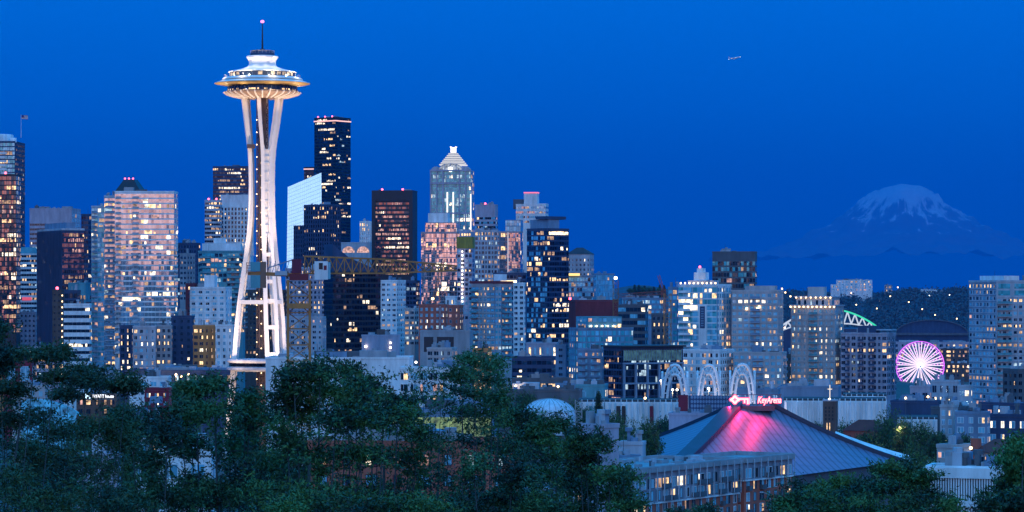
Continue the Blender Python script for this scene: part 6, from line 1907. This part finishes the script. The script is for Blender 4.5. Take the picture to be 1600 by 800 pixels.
def big_tree(label, base_px, Y, clumps, seed, mat=0, leaf=.05, n_per=520, base_r=.17, wob=1.0, cat='tree', elong=2.2, up=.2, bare=0, flat=.55):
    """A near tree: its crown is a list of clumps (px, py, rx px, ry px, density) round its distance Y."""
    rs = np.random.RandomState(seed); rng = random.Random(seed)
    s = Y / F
    bx = (base_px - HX) * s
    g = gz(bx, Y)
    t = tag(empty('tree', (bx, Y, g)), label, cat)
    C = []
    for (px, py, rx, ry, dn) in clumps:
        dy = rng.uniform(-1, 1) * min(3.0, 1.2 + rx * s)
        p = wp(px, py, Y + dy)
        C.append((p.x - bx, dy, p.z - g, rx * s * 1.0, max(.5, rx * s * .8), ry * s, dn))
    # split every clump into a handful of uneven sprays
    cl = []
    for (x, y, z, rx, ry, rz, dn) in C:
        m = 7
        for _ in range(m):
            k = rs.uniform(.22, .5)
            v = rs.normal(size=3); v /= np.linalg.norm(v); v *= rs.uniform(.2, .72)
            cl.append((x + v[0] * rx, y + v[1] * ry, z + v[2] * rz, rx * k, ry * k, rz * k * .8, dn * k * 1.6 * max(.4, rx * rz / 1.2)))
        for _ in range(6):       # stray twigs that break the outline
            k = rs.uniform(.10, .2)
            v = rs.normal(size=3); v /= np.linalg.norm(v); v *= rs.uniform(.8, 1.2)
            cl.append((x + v[0] * rx * 1.1, y + v[1] * ry, z + v[2] * rz * 1.2, rx * k, ry * k, rz * k * .8, dn * k * 1.2 * max(.4, rx * rz / 1.2)))
    Q = leaf_cloud(rs, cl, n_per / 7 * 1.75, leaf * .9, up, 9, elong, flat)
    mesh_obj('crown', quads_mesh('crown', Q, LEAF[mat]), t)
    b = MB()
    zt = max(c[2] for c in C)
    hx = sum(c[0] for c in C) / len(C)
    trunk = [(0, 0, -1.5)]
    for k in range(1, 8):
        f = k / 7
        trunk.append((hx * f * f * .8 + rng.uniform(-.15, .15) * wob, rng.uniform(-.1, .1), zt * .92 * f))
    b.tube(trunk, [base_r * (1 - .82 * k / 7) for k in range(8)], 7)
    for (x, y, z, rx, ry, rz, dn) in C:
        k = max(1, min(6, int((z / zt * .92 - .22) * 7)))
        a = Vector(trunk[k]); e = Vector((x, y, z))
        m = a.lerp(e, .5) + Vector((rng.uniform(-.2, .2), rng.uniform(-.2, .2), -abs(e.x - a.x) * .12))
        r0 = base_r * (.38 - .03 * k)
        b.tube([a, m, e], [r0, r0 * .6, r0 * .25], 5)
        for _ in range(9 + bare):
            v = Vector((rng.uniform(-1, 1) * rx, rng.uniform(-1, 1) * ry, rng.uniform(-.5, 1.1) * rz))
            st = m.lerp(e, rng.uniform(.1, 1))
            b.tube([st, st + v * .55 + Vector((0, 0, .1)), st + v * 1.05], [r0 * .3, r0 * .18, r0 * .06], 4)
    b.build('trunk', BARK, t, True)
    return t

# near row under the viewpoint
big_tree('dark feathery conifer with drooping sprays at the left edge of the photo', -20, 46, [(-14, 520, 26, 18, 1), (8, 552, 30, 8, .8), (-8, 568, 36, 16, 1), (55, 554, 34, 7, 0.9), (88, 552, 22, 5, 0.8), (2, 608, 50, 18, 1), (10, 659, 70, 30, 1), (40, 709, 70, 34, 1), (10, 749, 90, 40, 1.2), (70, 784, 90, 34, 1.2)], 1, 2, .036, 560, up=-.1, flat=.55, base_r=.09)
big_tree('dark leaning tree with two long horizontal boughs near the left edge', 120, 52, [(92, 588, 40, 10, 1.1), (132, 582, 36, 14, 1.1), (160, 598, 50, 12, 1.1), (196, 604, 26, 6, 0.9), (106, 616, 22, 12, 0.9), (190, 648, 30, 14, .5), (60, 650, 30, 14, 0.6), (100, 672, 50, 24, 0.8), (160, 672, 44, 24, 0.7), (196, 694, 50, 26, 0.8), (110, 744, 80, 26, 1), (180, 784, 90, 30, 1.2)], 2, 2, .038, 560, wob=2, flat=.55, base_r=.07)
big_tree('low bushy tree in front at the lower left of the photo', 250, 60, [(205, 664, 36, 26, 0.8), (230, 724, 46, 30, 0.8), (240, 769, 70, 36, 1.1), (160, 769, 70, 36, 1.2), (310, 779, 60, 36, 1.1), (262, 684, 34, 20, 0.6)], 3, 1, .05, 520)
big_tree('full dark green tree left of the yellow crane mast', 330, 62, [(304, 610, 26, 14, 0.8), (335, 604, 26, 14, 0.8), (384, 622, 22, 10, 0.5), (280, 644, 44, 26, 1), (335, 644, 54, 26, 1), (392, 652, 44, 26, 0.9), (300, 694, 50, 30, 1), (360, 699, 60, 34, 1), (300, 754, 60, 34, 1), (375, 759, 60, 34, 1), (425, 724, 44, 30, 0.8), (260, 674, 34, 24, 0.7)], 4, 1, .05, 520)
big_tree('tall dense tree whose top covers the foot of the crane', 470, 58, [(458, 586, 24, 14, 0.9), (500, 580, 26, 14, 0.9), (448, 616, 30, 16, 0.9), (500, 612, 46, 20, 1), (545, 624, 46, 24, 1), (470, 644, 56, 26, 1.1), (525, 656, 60, 30, 1.1), (450, 684, 44, 28, 0.8), (570, 654, 46, 28, 1), (500, 719, 56, 30, 0.8), (560, 709, 50, 30, 0.8), (450, 769, 64, 34, 1), (530, 779, 60, 30, 1)], 5, 0, .05, 520)
big_tree('broad dark tree rising to feathery tips above the pale blue hall', 590, 64, [(542, 584, 18, 14, 0.7), (578, 610, 36, 18, 0.9), (560, 593, 20, 10, 0.6), (622, 630, 36, 20, 0.9), (600, 649, 56, 28, 1.1), (556, 644, 40, 26, 1), (646, 669, 44, 30, 0.9), (590, 704, 64, 34, 1), (650, 724, 50, 32, 0.8), (600, 769, 70, 32, 1.1)], 6, 0, .05, 520)
big_tree('thin windblown tree with bare forked stems before the white framed office', 668, 70, [(660, 580, 44, 8, 0.22), (690, 598, 40, 10, 0.25), (672, 620, 38, 14, 0.3), (704, 644, 40, 20, 0.35), (656, 684, 40, 26, 0.4), (695, 709, 50, 28, 0.6), (664, 749, 54, 28, 0.9), (690, 789, 60, 26, 1)], 7, 1, .046, 330, base_r=.10, bare=9)
big_tree('slim tree with an upright crown in the middle of the photo', 742, 66, [(740, 560, 22, 12, 0.7), (764, 570, 26, 12, 0.7), (722, 584, 28, 14, 0.7), (770, 592, 32, 16, 0.8), (742, 614, 42, 18, 0.8), (782, 620, 36, 20, 0.8), (722, 644, 36, 22, 0.6), (768, 654, 40, 26, 0.7), (738, 694, 44, 30, 0.7), (784, 709, 50, 30, 0.8), (740, 759, 60, 34, 1)], 8, 1, .048, 350, base_r=.12, bare=6)
big_tree('dark rounded tree standing before the shallow dome', 850, 75, [(800, 652, 34, 22, 0.9), (836, 676, 34, 18, 0.9), (866, 666, 30, 16, 1), (806, 694, 56, 34, 1), (870, 704, 50, 30, 1.1), (830, 744, 60, 34, 1.1), (890, 739, 44, 34, 1), (850, 789, 70, 30, 1.2)], 9, 0, .054, 520)
big_tree('leafy tree with lit gaps in front of the lilac stair tower', 930, 62, [(905, 694, 28, 20, 0.9), (935, 692, 18, 14, 0.7), (915, 724, 38, 26, 0.9), (952, 742, 24, 14, 0.6), (960, 772, 40, 24, 0.8), (915, 764, 50, 30, 1), (900, 794, 50, 24, 1.1), (985, 792, 30, 18, 0.8), (975, 746, 14, 10, 0.5)], 10, 0, .048, 520)
big_tree('rounded dark treetop at the bottom edge before the brick apartments', 1105, 90, [(1105, 802, 12, 10, 1), (1060, 808, 18, 8, 0.8), (1100, 816, 26, 12, 1)], 11, 1, .06, 520)
big_tree('wide dark tree mass below the arena roof', 1300, 95, [(1235, 784, 30, 20, 1), (1270, 768, 36, 18, 1), (1310, 758, 30, 14, 1), (1345, 768, 36, 20, 1), (1290, 790, 60, 24, 1.2), (1225, 802, 34, 18, 1), (1350, 794, 50, 22, 1.2)], 12, 0, .066, 520)
big_tree('dark tree with a tall crown left of the white columned pavilion', 1420, 90, [(1405, 736, 34, 12, 1), (1440, 748, 26, 14, 1), (1392, 762, 42, 20, 1), (1436, 774, 40, 22, 1), (1478, 792, 30, 16, 1), (1410, 792, 60, 22, 1.2)], 13, 0, .066, 520)
big_tree('feathery dark tree at the lower right corner', 1602, 56, [(1598, 694, 18, 16, 0.9), (1582, 720, 22, 18, 0.9), (1600, 744, 30, 26, 1.1), (1574, 764, 16, 20, 0.7), (1592, 789, 34, 22, 1.1), (1548, 792, 20, 16, 0.6)], 14, 0, .05, 520, base_r=.16)
big_tree('shadowy undergrowth tree filling the gap left of the long brick block', 430, 92, [(410, 710, 50, 22, .6), (440, 754, 70, 30, 1), (360, 784, 80, 30, 1.2), (490, 794, 80, 30, 1.2)], 15, 2, .07, 420)
big_tree('shadowy undergrowth tree below the green lit glass wall', 700, 96, [(650, 799, 80, 26, 1.2), (780, 799, 80, 26, 1.2)], 16, 2, .07, 420)
big_tree('wide dense dark tree along the bottom edge before the brick block', 560, 54, [(430, 794, 60, 20, 1.1), (500, 780, 54, 22, .9), (580, 794, 70, 20, 1.1), (660, 798, 60, 18, 1)], 18, 0, .045, 520)
big_tree('dense low dark tree under the slim upright tree', 790, 58, [(720, 795, 50, 22, 1.1), (780, 780, 50, 26, 1.1), (840, 795, 60, 22, 1.2), (800, 745, 44, 24, .9), (740, 730, 40, 22, .6)], 19, 1, .045, 520)
big_tree('dark spreading tree in the hollow below the glowing canopy', 110, 88, [(40, 704, 60, 26, 1), (110, 719, 60, 26, 1), (60, 774, 90, 34, 1.2), (160, 729, 40, 24, 0.7), (190, 794, 80, 26, 1.2)], 17, 2, .065, 420)

# round park trees further off: a few kinds, copied
def far_kind(seed, mat, conic=False, hgt=11.0, wid=5.5):
    rs = np.random.RandomState(seed)
    t = empty('tree', (0, 0, 0))
    cl = []
    n = 26
    for k in range(n):
        if conic:
            f = k / n; r = wid * .5 * (1 - f) + .3; a = k * 2.4
            cl.append((r * .5 * math.cos(a), r * .5 * math.sin(a), 1.5 + f * (hgt - 2), r * .6, r * .6, .9, 1))
        else:
            v = rs.normal(size=3); v /= np.linalg.norm(v); v *= rs.uniform(.35, .8)
            k2 = rs.uniform(.26, .46)
            cl.append((v[0] * wid * .5, v[1] * wid * .5, hgt * .6 + v[2] * hgt * .36, wid * .5 * k2 * 1.2, wid * .5 * k2 * 1.2, hgt * .36 * k2, 1))
    Q = leaf_cloud(rs, cl, 62, .26, .2, 5, 1.7)
    mesh_obj('crown', quads_mesh('crown', Q, LEAF[mat]), t)
    b = MB(); b.tube([(0, 0, -3), (.1, 0, hgt * .3), (0, .1, hgt * .75)], [.32, .24, .06], 6)
    for k in range(7):
        a = k * .9
        b.tube([(0, 0, hgt * (.28 + .05 * k)), (wid * .3 * math.cos(a), wid * .3 * math.sin(a), hgt * (.45 + .06 * k))], [.12, .03], 4)
    b.build('trunk', BARK, t, True)
    return t
kinds = [far_kind(31, 0, False, 11, 9), far_kind(32, 1, False, 9, 8), far_kind(33, 2, True, 13, 5), far_kind(34, 0, False, 13, 12)]
# (px centre, py top, distance, kind, width in frame px, label)
PARK = [(935, 612, 930, 2, 22, 'dark pointed conifer right of the dome'), (916, 632, 900, 1, 34, 'small round tree left of the pointed conifer'), (960, 640, 900, 0, 46, 'round park tree right of the pointed conifer'),
        (985, 655, 860, 3, 60, 'wide park tree below the posters of the pleated wall'), (1018, 650, 870, 0, 52, 'park tree at the left foot of the leftmost arch'), (1042, 645, 980, 1, 46, 'rounded tree between pleated wall and arena roof'),
        (990, 672, 985, 3, 60, 'broad dark tree touching the left eave of the arena'), (950, 668, 760, 1, 50, 'tree behind the lilac stair tower'), (975, 680, 740, 0, 60, 'tree right of the lilac stair tower'),
        (900, 622, 960, 0, 44, 'tree at the right rim of the dome'), (870, 616, 1020, 1, 40, 'tree behind the dome top'), (835, 640, 900, 0, 44, 'tree at the left rim of the dome'),
        (1275, 655, 990, 1, 30, 'small tree left of the church tower'), (1330, 655, 985, 0, 50, 'tree right of the church tower'), (1352, 668, 950, 1, 40, 'low tree above the dark red hip roof'),
        (1395, 638, 960, 3, 62, 'tall round tree behind the dark red hip roof'), (1410, 650, 940, 0, 46, 'yellow lit tree beside the tall round one'), (1440, 655, 870, 0, 52, 'dark tree left of the tan corner block'),
        (1462, 668, 850, 1, 40, 'small tree at the foot of the tan corner block'), (1502, 672, 800, 1, 34, 'tree before the blue grey apartment house'), (1530, 688, 780, 1, 30, 'shrubby tree under the white framed windows'),
        (1312, 664, 985, 3, 56, 'tree along the right slope of the arena'), (1375, 690, 940, 0, 60, 'tree behind the right tip of the arena roof'), (1425, 692, 700, 3, 74, 'broad tree left of the flat roofed house'), (1450, 712, 650, 0, 56, 'tree in front of the flat roofed house'),
        (1415, 712, 700, 0, 40, 'tree at the right tip of the arena roof'), (1560, 722, 560, 1, 40, 'tree behind the white columned pavilion'), (1470, 720, 620, 1, 40, 'small tree above the columned pavilion'),
        (196, 620, 850, 3, 60, 'large tree right of the hotel sign'), (150, 645, 800, 0, 60, 'tree below the hotel sign'), (228, 640, 760, 1, 40, 'tree below the burgundy townhouses'), (250, 655, 700, 0, 44, 'pale green tree left of the brown block'), (110, 660, 700, 3, 70, 'tree right of the glowing canopy'),
        (60, 680, 600, 0, 80, 'tree below the glowing canopy'), (160, 690, 560, 3, 90, 'dark tree above the lilac shed'), (205, 700, 520, 1, 60, 'tree right of the lilac shed'), (300, 660, 700, 3, 70, 'tree behind the full dark green tree'),
        (270, 600, 1180, 0, 40, 'tree under the podium lamps'), (300, 602, 1170, 1, 36, 'right tree under the podium lamps'), (790, 598, 1200, 0, 46, 'tree beneath the corniced apartment tower'), (760, 600, 1150, 3, 50, 'dark tree left of the long pavilion'), (822, 606, 1150, 1, 40, 'tree in front of the bright ground floor pavilion'),
        (560, 660, 800, 3, 80, 'dark tree behind the broad feathery tree'), (470, 665, 820, 0, 70, 'tree behind the tall dense tree'), (380, 640, 900, 1, 60, 'tree at the foot of the white tower'), (690, 700, 500, 0, 60, 'tree before the long brick block')]
HG = [11, 9, 13, 13]; WD = [9, 8, 5, 12]
used = [False] * 4
for i, (px, py, Y, k, wpx, lab) in enumerate(PARK):
    s = Y / F
    p = wp(px, py, Y); g = gz(p.x, Y)
    sc = wpx * s / WD[k]
    hz0 = p.z - HG[k] * sc * (1.0 if k == 2 else .98)
    sz = sc
    if hz0 - g > 3:      # stretch so that the trunk reaches the ground
        sz = sc * min(1.7, (p.z - g) / (HG[k] * sc)); hz0 = p.z - HG[k] * sz
    if not used[k]:
        o = kinds[k]; used[k] = True
        o.location = (p.x, Y, hz0); o.scale = (sc, sc, sz); tag(o, lab, 'tree', 'park trees between the buildings')
        for ch in o.children: pass
    else:
        o = copy_thing(kinds[k], (p.x, Y, hz0), i * 1.3, (sc, sc, sz), lab)
# trees on the near skyline ridge and the wood on the far hill
for i in range(12):
    px = 985 + i * 4.6 + (i * 37 % 5)
    Y = 4400 + (i * 71 % 7) * 60; s = Y / F
    h = (14 + (i * 53 % 9)) * s
    p = wp(px, 457, Y)
    k = 2 if i % 3 else 0
    o = copy_thing(kinds[k], (p.x, Y, p.z - h * .45), i, (h / HG[k] * 1.1,) * 2 + (h / HG[k],), None)
    o['label'] = 'dark tree of the little wood on the skyline left of the yellow hoist'; o['group'] = 'wood on the skyline'
rs = np.random.RandomState(77)
Qs = []
n = 5400
for k in range(n):
    y = rs.uniform(5150, 6800); px = rs.uniform(1225, 1980) if k % 3 == 0 else rs.uniform(1225, 1605); x = (px - HX) / F * y
    z = hillz(x, y); h = rs.uniform(7, 15)
    m = 14
    c = np.array([x, y, z]) + rs.normal(size=(m, 3)) * np.array([3.5, 3.5, h * .28]) + np.array([0, 0, h * .5])
    a = rs.normal(size=(m, 3)); a /= np.linalg.norm(a, axis=1)[:, None]; b_ = np.cross(a, rs.normal(size=(m, 3))); b_ /= np.linalg.norm(b_, axis=1)[:, None]
    a *= 2.2; b_ *= 1.8
    Qs.append(np.stack([c - a, c + b_, c + a, c - b_], axis=1))
fw = bpy.data.objects.new('hillside_woods', quads_mesh('hillside_woods', np.concatenate(Qs), leaf_mat('far_dark_leaves', (.040, .068, .085), (.055, .088, .105)))); COL.objects.link(fw)  # leaf colour lifted and blued, painted haze over the far wood
tag(fw, kind='stuff')
# wooded rise behind the viewpoint, seen only in the windows of the towers
Qs = []
for k in range(500):
    x, y = rs.uniform(-420, 420), rs.uniform(-420, -60)
    h = rs.uniform(8, 17); z = gz(x, y)
    m = 26
    c = np.array([x, y, z]) + rs.normal(size=(m, 3)) * np.array([2.6, 2.6, h * .26]) + np.array([0, 0, h * .5])
    a = rs.normal(size=(m, 3)); a /= np.linalg.norm(a, axis=1)[:, None]; b_ = np.cross(a, rs.normal(size=(m, 3))); b_ /= np.linalg.norm(b_, axis=1)[:, None]
    Qs.append(np.stack([c - a * 1.5, c + b_ * 1.3, c + a * 1.5, c - b_ * 1.3], axis=1))
bw_ = bpy.data.objects.new('woods', quads_mesh('woods', np.concatenate(Qs), LEAF[0])); COL.objects.link(bw_)
tag(bw_, kind='stuff')
